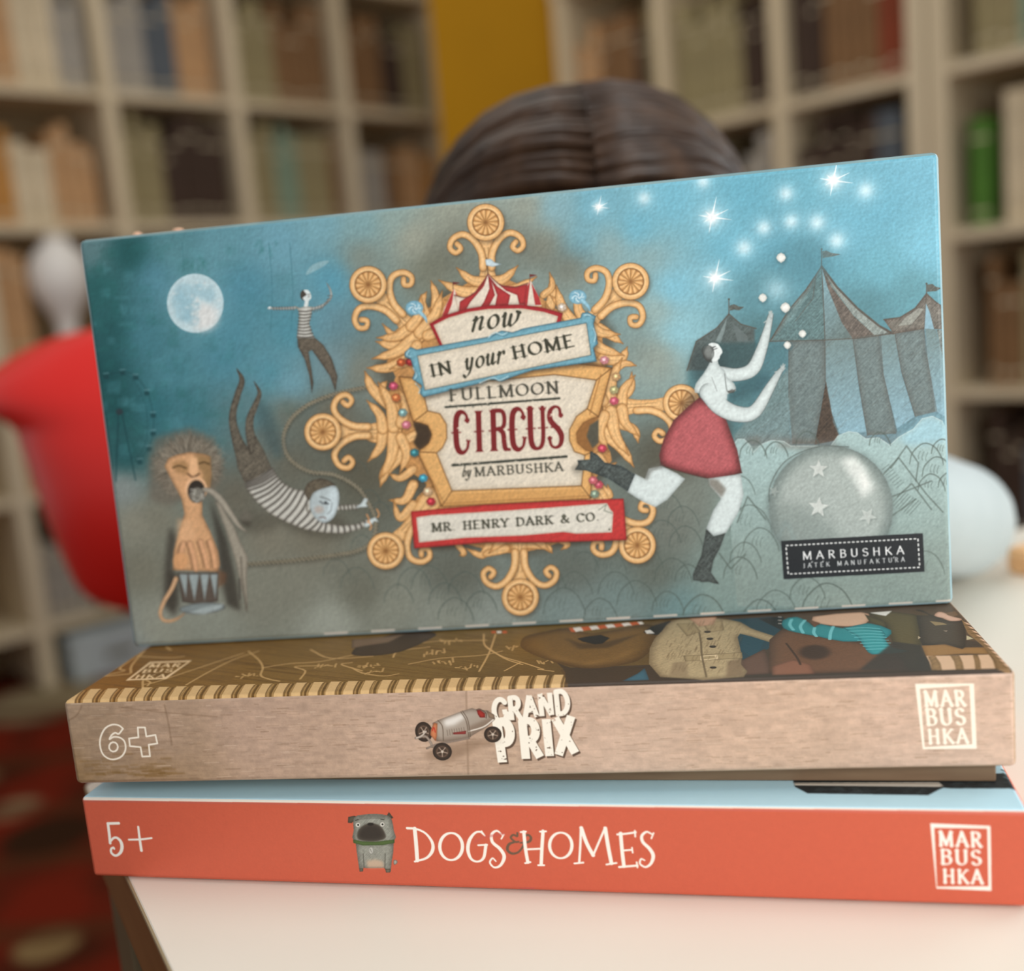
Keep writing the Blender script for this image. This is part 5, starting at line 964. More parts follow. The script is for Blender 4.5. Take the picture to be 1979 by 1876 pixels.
from_bm('tray', bm, mat('brown_box_tray', (118, 94, 72), .55, noise=30, stretch=(1, 1, 8), col2=(130, 106, 82)), prix)
tag(prix, 'brown wood-patterned board game box with a silver racing car, middle of the stack', 'game box')
# upright circus box
CW, CH, CD = .31486, .16012, .046
circ = root('game_box', (-.00021, .3944, ZC), -.1242, -.02543); bpy.context.view_layer.update()
q_c = corners(circ, [(-CW/2, 0, CH), (CW/2, 0, CH), (CW/2, 0, 0), (-CW/2, 0, 0)])
blue_side = mat('blue_grey_print_side', (112, 146, 152), .5, noise=40, bump=.15, col2=(138, 166, 168))
carton('lid', circ, (-CW/2, 0, .0002), (CW/2, CD * .72, CH), [print_mat('circus_print', paint_circus(q_c), .45, .35, .035), blue_side, mat('blue_grey_print_edge', (150, 184, 194), .5, noise=40, bump=.15, col2=(176, 204, 210))], .0023)
bm = bmesh.new(); add_box(bm, (-CW/2 + .002, CD * .5, .002), (CW/2 - .002, CD, CH - .002), .001, 2); from_bm('tray', bm, mat('grey_box_tray', (120, 124, 112), .6, noise=40), circ)
tag(circ, 'large blue board game box with a painted circus scene, standing upright on the stack', 'game box')
# ---------------------------------------------------------------- table
M_TOP = mat('white_laminate', (232, 226, 212), .42, .3, noise=5, bump=.03, bscale=700, col2=(238, 232, 219))
M_EDGE = mat('brown_table_edge', (124, 84, 46), .5, .3, noise=8, stretch=(1, 1, 10), col2=(140, 98, 58))
M_LIP = mat('pale_edge_lip', (168, 150, 118), .5)
M_PAD = mat('black_foot_pad', (34, 32, 30), .8)
M_LEG = mat('olive_grey_leg', (104, 92, 66), .5, .35, noise=20)
tu = Vector((-.488, .873, 0)).normalized(); tv = Vector((.873, .488, 0)).normalized()   # the two edge directions
corner = Vector((-.1992, .4468, TABLE_Z))
tbl = root('table', (corner.x, corner.y, 0), math.atan2(tv.y, tv.x)); TS = .85
def rounded(s, r, inset, n=6):
    out = []
    for cx, cy, a0 in ((r, -r, 90), (r, -s + r, 180), (s - r, -s + r, 270), (s - r, -r, 0)):
        for k in range(n + 1):
            a = math.radians(a0 + 90 * k / n); out.append((cx + (r - inset) * math.cos(a), cy + (r - inset) * math.sin(a)))
    return out
def slab(name, prof, m, par):
    bm = bmesh.new(); rings = [[bm.verts.new((x, y, z)) for x, y in rounded(TS, .006, i)] for i, z in prof]
    for a, b in zip(rings, rings[1:]):
        for k in range(len(a)): bm.faces.new((a[k], a[(k + 1) % len(a)], b[(k + 1) % len(a)], b[k]))
    bm.faces.new(rings[0]); bm.faces.new(rings[-1]); return from_bm(name, bm, m, par)
slab('edge_band', [(0, TABLE_Z - .034), (0, TABLE_Z - .0022)], M_EDGE, tbl)
slab('edge_lip', [(0, TABLE_Z - .0022), (0, TABLE_Z - .0006), (.0006, TABLE_Z - .0003)], M_LIP, tbl)
slab('tabletop', [(.0006, TABLE_Z - .003), (.0006, TABLE_Z - .0004), (.0011, TABLE_Z)], M_TOP, tbl)
bm = bmesh.new()
for lo, hi in (((.06, -.075, .60), (TS - .06, -.05, .686)), ((.06, -TS + .05, .60), (TS - .06, -TS + .075, .686)), ((.05, -TS + .06, .60), (.075, -.06, .686)), ((TS - .075, -TS + .06, .60), (TS - .05, -.06, .686))): add_box(bm, lo, hi, .002, 1)
from_bm('apron', bm, M_EDGE, tbl)
for x, y in ((.03, -.03), (TS - .03, -.03), (.03, -TS + .03), (TS - .03, -TS + .03)):
    bm = bmesh.new(); add_box(bm, (x - .027, y - .027, .006), (x + .027, y + .027, .686), .004, 2); lg = from_bm('leg', bm, M_LEG, tbl)
    bm = bmesh.new(); add_box(bm, (x - .022, y - .022, 0), (x + .022, y + .022, .008), .002, 1); from_bm('foot_pad', bm, M_PAD, lg)
tag(tbl, 'white square table with a thick brown edge, under the game boxes', 'table')

# ---------------------------------------------------------------- room shell
L0 = Vector((-1.0248, 3.14, 0)); LV = Vector((.2998, .2625, 0))          # left run of bookcases: upright k stands at L0 + k * LV
R0 = Vector((.496, 3.0, 0)); RV = Vector((.2452, -.2446, 0))          # right run, coming towards the table
def carpet():
    m = mat('patterned_red_carpet', (96, 26, 14), .95, .05); nt = m.node_tree; b = nt.nodes['Principled BSDF']
    tc = nt.nodes.new('ShaderNodeTexCoord'); mp = nt.nodes.new('ShaderNodeMapping'); nt.links.new(tc.outputs['Object'], mp.inputs[0])
    def ramp(src, st):
        r = nt.nodes.new('ShaderNodeValToRGB'); e = r.color_ramp.elements
        e[0].position, e[0].color = st[0]; e[1].position, e[1].color = st[1]
        for p, c in st[2:]: x = e.new(p); x.color = c
        nt.links.new(src, r.inputs[0]); return r
    def mix(f, a, c):
        x = nt.nodes.new('ShaderNodeMix'); x.data_type = 'RGBA'; nt.links.new(f, x.inputs[0]); nt.links.new(a, x.inputs[6]); nt.links.new(c, x.inputs[7]); return x.outputs[2]
    n1 = nt.nodes.new('ShaderNodeTexNoise'); n1.inputs['Scale'].default_value = 5; n1.inputs['Detail'].default_value = 3; nt.links.new(mp.outputs[0], n1.inputs[0])
    base = ramp(n1.outputs[0], [(.36, lin((74, 34, 20))), (.62, lin((118, 36, 20)))])
    v = nt.nodes.new('ShaderNodeTexVoronoi'); v.inputs['Scale'].default_value = 2.4; nt.links.new(mp.outputs[0], v.inputs[0])
    mk = ramp(v.outputs['Distance'], [(.16, (1, 1, 1, 1)), (.22, (0, 0, 0, 1))])
    mot = ramp(v.outputs['Color'], [(.35, lin((160, 140, 106))), (.6, lin((112, 76, 46))), (.8, lin((60, 30, 18)))])
    c1 = mix(mk.outputs[0], base.outputs[0], mot.outputs[0])
    w = nt.nodes.new('ShaderNodeTexWave'); w.wave_type = 'RINGS'; w.inputs['Scale'].default_value = 1.1; w.inputs['Distortion'].default_value = 6; nt.links.new(mp.outputs[0], w.inputs[0])
    wm = ramp(w.outputs[0], [(.8, (0, 0, 0, 1)), (.9, (.7, .7, .7, 1))])
    for (px_, py_, rr, cc) in ((-1.30, 2.78, .17, (150, 134, 104)), (-.79, 1.56, .05, (140, 114, 76)), (-.95, 1.95, .09, (56, 34, 20)), (-.70, 1.36, .09, (120, 84, 50))):
        d_ = nt.nodes.new('ShaderNodeVectorMath'); d_.operation = 'DISTANCE'; nt.links.new(tc.outputs['Object'], d_.inputs[0]); d_.inputs[1].default_value = (px_, py_, 0)
        rm = ramp(d_.outputs['Value'], [(rr * .8, (1, 1, 1, 1)), (rr * 1.15, (0, 0, 0, 1))]); k_ = nt.nodes.new('ShaderNodeRGB'); k_.outputs[0].default_value = lin(cc)
        c1 = mix(rm.outputs[0], c1, k_.outputs[0])
    n3 = nt.nodes.new('ShaderNodeRGB'); n3.outputs[0].default_value = lin((84, 48, 28))
    c2 = mix(wm.outputs[0], c1, n3.outputs[0]); nt.links.new(c2, b.inputs['Base Color'])
    return m
bm = bmesh.new(); add_box(bm, (-3.2, -2.0, -.05), (3.0, 4.7, 0)); struct(from_bm('floor', bm, carpet()))
M_WALL = mat('warm_wall_paint', (196, 178, 146), .9, .2, noise=3, col2=(204, 188, 158))
def wall(name, a, b, h=2.7, t=.08):
    a, b = Vector(a), Vector(b); d = (b - a); o = root(name, a, math.atan2(d.y, d.x))
    bm = bmesh.new(); add_box(bm, (0, 0, 0), (d.length, t, h)); w = from_bm(name, bm, M_WALL); w.matrix_world = o.matrix_world.copy(); bpy.data.objects.remove(o); return struct(w)
ln = Vector((-LV.y, LV.x, 0)).normalized(); rn = Vector((-RV.y, RV.x, 0)).normalized()
wl0 = L0 - LV * 3.4 + ln * .36; wl1 = L0 + LV * 3.29 + ln * .36
wr0 = R0 - RV * 4.17 + rn * .36; wr1 = R0 + RV * 5.6 + rn * .36
wall('wall_left', wl0, wl1); wall('wall_right', wr0, wr1)

# ---------------------------------------------------------------- bookcases
M_SHELF = mat('cream_bookcase_board', (216, 198, 164), .55, .3, noise=4, stretch=(1, 1, .2), col2=(224, 208, 178))
M_BACK = mat('bookcase_back_board', (150, 126, 92), .7, .2, noise=5, col2=(164, 140, 106))
def bookcase(P0, V, k0, k1, levels, top, label, post=.042, board=.026, dep=.30, m=M_SHELF):
    step = V.length; t = root('bookcase', P0 + V * k0, math.atan2(V.y, V.x)); n = k1 - k0
    for k in range(n + 1):
        bm = bmesh.new(); add_box(bm, (k * step - post / 2, 0, 0), (k * step + post / 2, dep, top), .002, 1); from_bm('upright', bm, m, t)
        if k < n:
            for z in levels:
                bm = bmesh.new(); add_box(bm, (k * step + post / 2, .002, z - board), ((k + 1) * step - post / 2, dep, z), .0015, 1); from_bm('shelf', bm, m, t)
    bm = bmesh.new(); add_box(bm, (-post / 2, dep, 0), (n * step + post / 2, dep + .012, top)); from_bm('back_panel', bm, M_BACK, t)
    bm = bmesh.new(); add_box(bm, (-post / 2 - .01, -.005, top), (n * step + post / 2 + .01, dep + .012, top + .04), .003, 1); from_bm('top_board', bm, m, t)
    tag(t, label, 'bookcase'); return t
EYE = TABLE_Z + .184
LL = [EYE + z for z in (.725, .363, 0, -.362, -.724)]; RL = [EYE + z for z in (.468, .108, -.25, -.61)]
bookcase(L0, LV, -2, 3, LL, 2.0, 'long cream bookcase along the back left, behind the red chair')
bookcase(R0, RV, -1, 2, RL, 1.80, 'cream bookcase at the back right, behind the hair of the person')
bookcase(R0 + RV * .14, RV, 2, 4, RL, 1.80, 'cream bookcase at the right edge of the photo, nearest to the table')
# yellow panel between the two runs
yp = root('yellow_panel', (-.118, 3.30, 0), 0)
bm = bmesh.new(); add_box(bm, (0, 0, 0), (.385, .03, 2.2), .003, 2); from_bm('board', bm, mat('mustard_yellow_paint', (176, 126, 0), .6, .15, noise=3, col2=(184, 132, 2)), yp)
bm = bmesh.new(); add_box(bm, (.36, -.006, 0), (.39, .034, 2.2), .003, 2); from_bm('edge_strip', bm, mat('ochre_strip', (168, 120, 30), .5), yp)
tag(yp, 'tall mustard yellow panel standing between the two bookcases, behind the dark hair', 'panel')

# ---------------------------------------------------------------- what stands on the shelves
random.seed(5)
PAL = dict(brown=(126, 94, 62), tan=(186, 146, 104), ochre=(186, 134, 70), grey=(158, 152, 142), cream=(208, 192, 162), dark=(66, 50, 40), olive=(146, 134, 98), rust=(130, 62, 38), green=(74, 116, 42), slate=(88, 94, 100), white=(214, 210, 200), teal=(128, 146, 124))
BM = {k: mat(k + '_book_cover', v, .6, .25, noise=30, col2=[min(255, c * 1.15) for c in v]) for k, v in PAL.items()}
M_PAGE = mat('book_pages', (222, 208, 178), .8, .1, noise=300, stretch=(1, 1, .02), col2=(200, 186, 156))
def book_mesh(col, w, d, h):
    """hardback standing spine-out: cover boards, rounded spine, page block set back"""
    bm = bmesh.new(); t = min(.0025, w * .15)
    add_box(bm, (0, .004, 0), (t, d, h), .0006, 1); add_box(bm, (w - t, .004, 0), (w, d, h), .0006, 1)
    pts = [(0, .006), (w * .15, .0015), (w * .5, 0), (w * .85, .0015), (w, .006), (w, .009), (0, .009)]
    a = [bm.verts.new((x, y, 0)) for x, y in pts]; b = [bm.verts.new((x, y, h)) for x, y in pts]
    for k in range(7): bm.faces.new((a[k], a[(k + 1) % 7], b[(k + 1) % 7], b[k]))
    bm.faces.new(a); bm.faces.new(b)
    add_box(bm, (t, .008, .003), (w - t, d - .004, h - .004), mi=1)
    for q in (.12, .8): add_box(bm, (w * .08, -.0006, h * q), (w * .92, .004, h * q + .006), mi=1)
    bmesh.ops.recalc_face_normals(bm, faces=bm.faces)
    me = bpy.data.meshes.new('book'); bm.to_mesh(me); bm.free(); me.materials.append(BM[col]); me.materials.append(M_PAGE); return me
BOOKS = {}
def put_book(o, rz, x, z, col, w, h, where, d=.2, y=.02):
    key = (col, round(w, 3), round(h, 2), d)
    if key not in BOOKS: BOOKS[key] = book_mesh(col, w, d, h)
    b = bpy.data.objects.new('book', BOOKS[key]); COL.objects.link(b)
    b.matrix_world = Matrix.Translation(o) @ Matrix.Rotation(rz, 4, 'Z') @ Matrix.Translation((x, y, z))
    tag(b, '%s book standing %s' % (col, where), 'book', '%s books %s' % (col, where))
def fill(P0, V, k, z, cols, where, x0=.03, x1=None, tall=(.20, .29), y=.03, gap=.0):
    x1 = x1 or V.length - .03; x = x0
    while True:
        w = random.choice((.02, .026, .032, .04)); h = random.choice(np.linspace(*tall, 4).round(2))
        if x + w > x1: break
        c = cols[min(len(cols) - 1, int((x - x0) / (x1 - x0) * len(cols)))]
        if c is not None: put_book(P0 + V * k, math.atan2(V.y, V.x), x, z, c, w, float(h), where, y=y)
        x += w + .001 + gap
def carton_box(P0, V, k, x, z, w, h, col, label, y=.03, d=.2, cat='storage box', grp=None):
    t = root('storage_box', P0 + V * k, math.atan2(V.y, V.x)); t.matrix_world = t.matrix_world @ Matrix.Translation((x, y, z))
    m = mat('storage_box_card', col, .7, .2, noise=12, col2=[min(255, c * 1.08) for c in col])
    bm = bmesh.new(); add_box(bm, (0, 0, 0), (w, d, h * .8), .002, 1); from_bm('body', bm, m, t)
    bm = bmesh.new(); add_box(bm, (-.002, -.002, h * .78), (w + .002, d + .002, h), .002, 1); from_bm('lid', bm, m, t)
    bm = bmesh.new(); add_box(bm, (w * .35, -.003, h * .35), (w * .65, .001, h * .5), .001, 1); from_bm('label_holder', bm, M_LEG, t)
    tag(t, label, cat, grp)
T1, T2, T3, T4, T5 = LL
colname = {-1: 'first column', 0: 'second column', 1: 'third column', 2: 'fourth column'}
def lw(k, row): return 'on the %s shelf, %s of the left bookcase' % (row, colname[k])
fill(L0, LV, -1, T1, ['tan', 'cream', 'grey'], lw(-1, 'top'), tall=(.22, .3)); fill(L0, LV, 0, T1, ['grey', 'slate', 'tan', 'tan'], lw(0, 'top'), tall=(.24, .31)); fill(L0, LV, 1, T1, ['olive', 'brown', 'brown'], lw(1, 'top'), tall=(.24, .31)); fill(L0, LV, 2, T1, ['brown', 'dark', 'olive'], lw(2, 'top'), tall=(.25, .31))
fill(L0, LV, -1, T2, ['ochre', 'cream', 'tan', 'tan'], lw(-1, 'second'), tall=(.2, .27)); fill(L0, LV, 0, T2, ['olive', 'dark', 'dark', 'dark'], lw(0, 'second'), tall=(.22, .31)); fill(L0, LV, 1, T2, ['olive', 'teal', 'olive', 'brown'], lw(1, 'second'), tall=(.22, .3)); fill(L0, LV, 2, T2, ['grey', 'brown', 'tan', 'ochre'], lw(2, 'second'), tall=(.18, .26))
fill(L0, LV, -1, T3, ['tan', 'dark'], lw(-1, 'third'), tall=(.25, .3), x1=.13); fill(L0, LV, 0, T3, ['cream', 'brown', 'cream', 'grey', 'grey'], lw(0, 'third'), tall=(.2, .29)); fill(L0, LV, 1, T3, ['olive', 'cream', 'cream', 'dark'], lw(1, 'third'), tall=(.2, .29)); fill(L0, LV, 2, T3, ['cream', 'olive', 'rust', 'dark'], lw(2, 'third'), tall=(.2, .28))
fill(L0, LV, -1, T4, ['tan', 'cream', 'cream', 'grey'], lw(-1, 'fourth'), tall=(.2, .27)); fill(L0, LV, -1, T5, ['grey', 'dark', 'olive'], lw(-1, 'lowest'), tall=(.2, .27))
carton_box(L0, LV, -1, .06, 0, .27, .13, (190, 200, 202), 'pale blue-grey storage box at the foot of the left bookcase', y=-.02)
# white vase
vz = root('vase', L0 + LV * 0, math.atan2(LV.y, LV.x)); vz.matrix_world = vz.matrix_world @ Matrix.Translation((-.199, .03, T3))
def lathe(bm, prof, n=32, mi=0):
    rings = [[bm.verts.new((r * math.cos(2 * math.pi * k / n), r * math.sin(2 * math.pi * k / n), z)) for k in range(n)] for r, z in prof]
    for a, b in zip(rings, rings[1:]):
        for k in range(n): f = bm.faces.new((a[k], a[(k + 1) % n], b[(k + 1) % n], b[k])); f.material_index = mi; f.smooth = True
    bm.faces.new(rings[0]); bm.faces.new(rings[-1])
bm = bmesh.new(); lathe(bm, [(.045, 0), (.044, .012), (.03, .03), (.027, .07), (.034, .11), (.056, .14), (.078, .18), (.084, .22), (.076, .265), (.05, .30), (.032, .315), (.034, .33), (.028, .33), (.026, .315), (.04, .29)]); from_bm('body', bm, mat('white_glaze', (250, 246, 240), .35, .5), vz)
bm = bmesh.new(); lathe(bm, [(.034, .322), (.039, .329), (.034, .336), (.027, .331)]); from_bm('rim', bm, mat('cream_glaze', (236, 226, 210), .3, .5), vz)
tag(vz, 'round white vase on the left bookcase, beside the top left corner of the circus box', 'vase')
rname = {-1: 'first column', 0: 'second column', 1: 'third column', 2: 'first column', 3: 'last column'}
def rw(k, row): return 'on the %s shelf, %s of the %s' % (row, rname[k], 'far right bookcase' if k > 1 else 'back right bookcase')
R2 = R0 + RV * .14
fill(R0, RV, -1, RL[0], ['tan', 'brown', 'brown', 'dark', 'olive'], rw(-1, 'upper'), tall=(.26, .33)); fill(R0, RV, 0, RL[0], ['olive', 'olive', 'dark'], rw(0, 'upper'), tall=(.22, .3)); fill(R0, RV, 1, RL[0], ['dark', 'brown', 'brown', 'rust'], rw(1, 'upper'), tall=(.24, .32))
fill(R0, RV, -1, RL[1], ['brown', 'tan', 'olive', 'dark'], rw(-1, 'second'), tall=(.25, .32)); fill(R0, RV, 0, RL[1], ['olive', 'dark', 'grey'], rw(0, 'second'), tall=(.22, .3)); fill(R0, RV, 1, RL[1], ['dark', 'dark', 'slate'], rw(1, 'second'), tall=(.24, .31))
fill(R2, RV, 2, RL[0], ['olive', 'teal', 'brown'], rw(2, 'upper'), x0=.07, tall=(.22, .3)); fill(R2, RV, 3, RL[0], ['dark', 'brown'], rw(3, 'upper'), tall=(.22, .3))
put_book(R2 + RV * 2, math.atan2(RV.y, RV.x), .056, RL[1], 'green', .045, .235, 'beside the right edge of the circus box', y=.03); fill(R2, RV, 2, RL[1], ['cream', 'cream', 'dark'], rw(2, 'second'), x0=.13, tall=(.24, .3)); fill(R2, RV, 3, RL[1], ['slate', 'dark'], rw(3, 'second'), tall=(.22, .3))
fill(R2, RV, 2, RL[2], ['brown', 'olive', 'brown', 'rust'], rw(2, 'third'), x0=.09, tall=(.2, .29)); fill(R2, RV, 3, RL[2], ['rust', 'dark'], rw(3, 'third'), tall=(.2, .28)); fill(R2, RV, 2, RL[3], ['dark', 'slate', 'ochre', 'brown'], rw(2, 'lowest'), tall=(.22, .3), x0=.09); fill(R2, RV, 3, RL[3], ['slate', 'brown'], rw(3, 'lowest'), tall=(.22, .3))
# pale wood block at the far edge of the table
wb = root('wooden_block', (.3305, .640, TABLE_Z), .5); bm = bmesh.new(); add_box(bm, (-.021, -.02, 0), (.021, .02, .017), .003, 3); from_bm('block', bm, mat('pale_peach_wood', (250, 206, 156), .5, .3, noise=20, stretch=(1, 6, 1), col2=(240, 190, 138)), wb)
bm = bmesh.new(); add_box(bm, (-.0213, -.0203, .006), (.0213, .0203, .009), .001, 1); from_bm('groove_band', bm, mat('peach_wood_band', (222, 166, 112), .5), wb)
tag(wb, 'small pale peach wooden block on the far right table edge, beside the sleeve', 'block')
# ---------------------------------------------------------------- red chair
M_RED = mat('red_plastic', (240, 40, 34), .36, .45, noise=6, col2=(244, 46, 40)); M_CHR = mat('dark_steel_leg', (70, 60, 54), .4, .5, metal=.6, noise=20)
ch = root('chair', (-.205, .968, 0), .06)
def shell(name, rows, thick, par, m):
    """rows: (z, y, half width, forward curl at the sides); a curved plastic sheet with rounded rim"""
    nu = 28; bm = bmesh.new(); F, B = [], []
    for z, y, hw, curl in rows:
        f, b = [], []
        for k in range(nu + 1):
            u = k / nu * 2 - 1; e = thick * math.sqrt(max(0, 1 - abs(u) ** 10)) + .0006
            yy = y - curl * abs(u) ** 7
            f.append(bm.verts.new((u * hw, yy - e / 2, z))); b.append(bm.verts.new((u * hw, yy + e / 2, z)))
        F.append(f); B.append(b)
    for S, fl in ((F, 0), (B, 1)):
        for r0, r1 in zip(S, S[1:]):
            for k in range(nu): bm.faces.new((r0[k], r0[k + 1], r1[k + 1], r1[k]))
    for r0, r1, s0, s1 in zip(F, F[1:], B, B[1:]):
        for k in (0, nu): bm.faces.new((r0[k], r1[k], s1[k], s0[k]))
    for i in (0, -1):
        for k in range(nu): bm.faces.new((F[i][k], F[i][k + 1], B[i][k + 1], B[i][k]))
    return from_bm(name, bm, m, par, True)
prof = [(.638, .12), (.642, .19), (.648, .222), (.657, .238), (.670, .247), (.728, .255), (.792, .266), (.839, .278), (.855, .305), (.866, .322), (.884, .322), (.895, .308), (.909, .286), (.920, .262), (.928, .234), (.933, .20), (.936, .14)]
rows = []
for i in range(40):
    z = .638 + .296 * i / 39; hw = float(np.interp(z, [p[0] for p in prof], [p[1] for p in prof]))
    rows.append((z, .035 + (.2 if i < 18 else .24) * (i / 39 - .46) ** 2, hw, -.075))
shell('backrest', rows, .014, ch, M_RED)
bm = bmesh.new(); add_box(bm, (-.15, .03, .43), (.15, .40, .455), .011, 3); from_bm('seat', bm, M_RED, ch)
bm = bmesh.new(); add_tube(bm, [(-.06, .050, .77), (-.06, .078, .66), (-.06, .105, .5), (-.06, .16, .44)], .01, 10); add_tube(bm, [(.06, .050, .77), (.06, .078, .66), (.06, .105, .5), (.06, .16, .44)], .01, 10); from_bm('back_bracket', bm, M_CHR, ch)
for x, y in ((-.1, .08), (.1, .08), (-.1, .34), (.1, .34)):
    bm = bmesh.new(); add_tube(bm, [(x, y, .435), (x * 1.15, y + (y - .21) * .1, .2), (x * 1.25, y + (y - .21) * .2, 0)], [.011, .011, .01], 10); from_bm('leg', bm, M_CHR, ch)
tag(ch, 'red plastic chair with rounded backrest, left of the circus box', 'chair')
# ---------------------------------------------------------------- person behind the box
M_SKIN = mat('skin', (226, 172, 140), .55, .35, noise=30, bump=.05, col2=(232, 182, 152)); M_KNIT = mat('pale_blue_grey_knit', (184, 198, 200), .85, .2, noise=18, bump=.5, bscale=420, sheen=.3, col2=(194, 207, 209))
M_TROU = mat('dark_cotton', (52, 56, 66), .85, .15, noise=30); M_SHOE = mat('grey_shoe', (84, 80, 78), .6); M_HAIR = mat('dark_brown_hair', (46, 30, 19), .4, .4, noise=60, stretch=(1, 1, .4), col2=(74, 52, 36))
def baked(bm_or_me, mods):
    me = bm_or_me
    o = bpy.data.objects.new('tmp', me); COL.objects.link(o)
    for t, kw in mods:
        m = o.modifiers.new(t, t)
        for k, v in kw.items(): setattr(m, k, v)
    bpy.context.view_layer.update()
    ev = o.evaluated_get(bpy.context.evaluated_depsgraph_get()); out = bpy.data.meshes.new_from_object(ev)
    bpy.data.objects.remove(o); return out
def ball(bm, c, r, rot=None, sub=3):
    vs = bmesh.ops.create_icosphere(bm, subdivisions=sub, radius=1)['verts']
    for v in vs:
        p = Vector((v.co.x * r[0], v.co.y * r[1], v.co.z * r[2]))
        v.co = (rot @ p if rot else p) + Vector(c)
def limbs(J, E, bm=None):
    """tapered limbs between joints, ready to be fused into one skin"""
    own = bm is None
    if own: bm = bmesh.new()
    for a, b in E:
        (p, r), (q, s) = J[a], J[b]; p, q = Vector(p), Vector(q)
        add_tube(bm, [p.lerp(q, t) for t in (0, .25, .5, .75, 1)], [r + (s - r) * t + .06 * min(r, s) * math.sin(math.pi * t) for t in (0, .25, .5, .75, 1)], 16)
    for n in J: ball(bm, J[n][0], (J[n][1],) * 3, None, 2)
    if own:
        me = bpy.data.meshes.new('limbs'); bm.to_mesh(me); bm.free(); return me
def fused(me, vox=.004, it=6): return baked(me, [('REMESH', dict(mode='VOXEL', voxel_size=vox)), ('SMOOTH', dict(factor=.5, iterations=it))])
PX, PY = .06, .80
pers = root('person', (PX, PY, 0)); INV = pers.matrix_world.inverted()
TILT = Matrix.Rotation(math.radians(20), 3, 'X'); HC = Vector((.058, .668, .925))
def hd(x, y, z): return HC + TILT @ Vector((x, y, z))      # head frame: -y is the face
J = dict(pelvis=((.06,.82,.50),.07), waist=((.06,.805,.58),.064), chest=((.06,.765,.69),.075), top=((.06,.735,.77),.058), neck=((.06,.712,.825),.034), skull=((.058,.69,.87),.045),
    shr=((-.035,.735,.782),.036), elr=((-.135,.635,.835),.026), wrr=((-.14,.512,.875),.02), hdr=((-.14,.482,.9),.018),
    shl=((.155,.735,.782),.036), ell=((.2665,.645,.758),.025), wrl=((.175,.515,.800),.02), hdl=((.135,.452,.826),.016),
    hpr=((.02,.82,.46),.056), knr=((.012,.80,.27),.04), anr=((.008,.825,.055),.026), tor=((.0,.745,.028),.024), hpl=((.10,.82,.46),.056), knl=((.108,.80,.27),.04), anl=((.112,.825,.055),.026), tol=((.12,.745,.028),.024))
E_ = [('pelvis','waist'),('waist','chest'),('chest','top'),('top','neck'),('neck','skull'),('top','shr'),('shr','elr'),('elr','wrr'),('wrr','hdr'),('top','shl'),('shl','ell'),('ell','wrl'),('wrl','hdl'),('pelvis','hpr'),('hpr','knr'),('knr','anr'),('anr','tor'),('pelvis','hpl'),('hpl','knl'),('knl','anl'),('anl','tol')]
bm = bmesh.new(); limbs(J, E_, bm)
ball(bm, HC, (.077, .094, .103), TILT); ball(bm, hd(0, -.018, -.068), (.052, .064, .048), TILT)
ball(bm, hd(0, -.094, -.022), (.011, .014, .015), TILT, 2); ball(bm, hd(0, -.089, -.002), (.007, .010, .02), TILT, 2)
for sx in (-1, 1):
    ball(bm, hd(sx * .079, .008, -.012), (.008, .02, .03), TILT, 2); ball(bm, hd(sx * .035, -.074, -.03), (.024, .018, .02), TILT, 2)
ball(bm, hd(0, -.079, -.083), (.02, .018, .016), TILT, 2); ball(bm, hd(0, -.086, -.052), (.021, .008, .007), TILT, 2)
def hand(palm, pr, fingers, thumb):
    ball(bm, palm, pr, None, 2)
    for q in fingers + [thumb]: add_tube(bm, spline(q, 3), np.linspace(.0072, .0052, len(spline(q, 3))), 8)
    for q in fingers + [thumb]: ball(bm, q[-1], (.0054,) * 3, None, 2)
hand((-.14, .477, .905), (.032, .011, .03), [[(-.163,.474,.918),(-.167,.470,.932),(-.166,.4665,.9455)], [(-.148,.473,.924),(-.149,.469,.938),(-.1485,.4665,.9495)], [(-.133,.473,.924),(-.132,.468,.938),(-.1315,.4655,.9495)], [(-.119,.473,.918),(-.116,.467,.93),(-.115,.464,.942)]], [(-.113,.476,.893),(-.098,.469,.90),(-.086,.4625,.912)])
hand((.13, .448, .826), (.03, .011, .028), [[(.112,.445,.845),(.098,.442,.858),(.082,.4405,.866)], [(.106,.445,.836),(.088,.442,.846),(.068,.4425,.85)], [(.104,.445,.825),(.086,.442,.831),(.066,.4425,.832)], [(.106,.445,.813),(.092,.442,.815),(.076,.4415,.814)]], [(.126,.446,.85),(.122,.441,.868),(.114,.438,.884)])
me = bpy.data.meshes.new('b'); bm.to_mesh(me); bm.free()
body = baked(me, [('REMESH', dict(mode='VOXEL', voxel_size=.0033)), ('SMOOTH', dict(factor=.5, iterations=4))])
bm = bmesh.new(); bm.from_mesh(body); todo = set(bm.verts); isl = []
while todo:
    st = [todo.pop()]; cur = list(st)
    while st:
        for e in st.pop().link_edges:
            for v in e.verts:
                if v in todo: todo.remove(v); st.append(v); cur.append(v)
    isl.append(cur)
isl.sort(key=len)
bmesh.ops.delete(bm, geom=[v for c in isl[:-1] for v in c], context='VERTS'); bm.to_mesh(body); bm.free()
body.transform(INV); o = link('body', body, M_SKIN, pers, True)
def part(name, me, m, mods=(('SMOOTH', dict(factor=.5, iterations=3)),)):
    b = bmesh.new(); b.from_mesh(me); b.to_mesh(me); b.free()
    me.transform(INV); me.materials.clear(); return link(name, me, m, pers, True)
K = {n: (J[n][0], J[n][1] + .012) for n in ('waist','chest','top','shr','shl')}
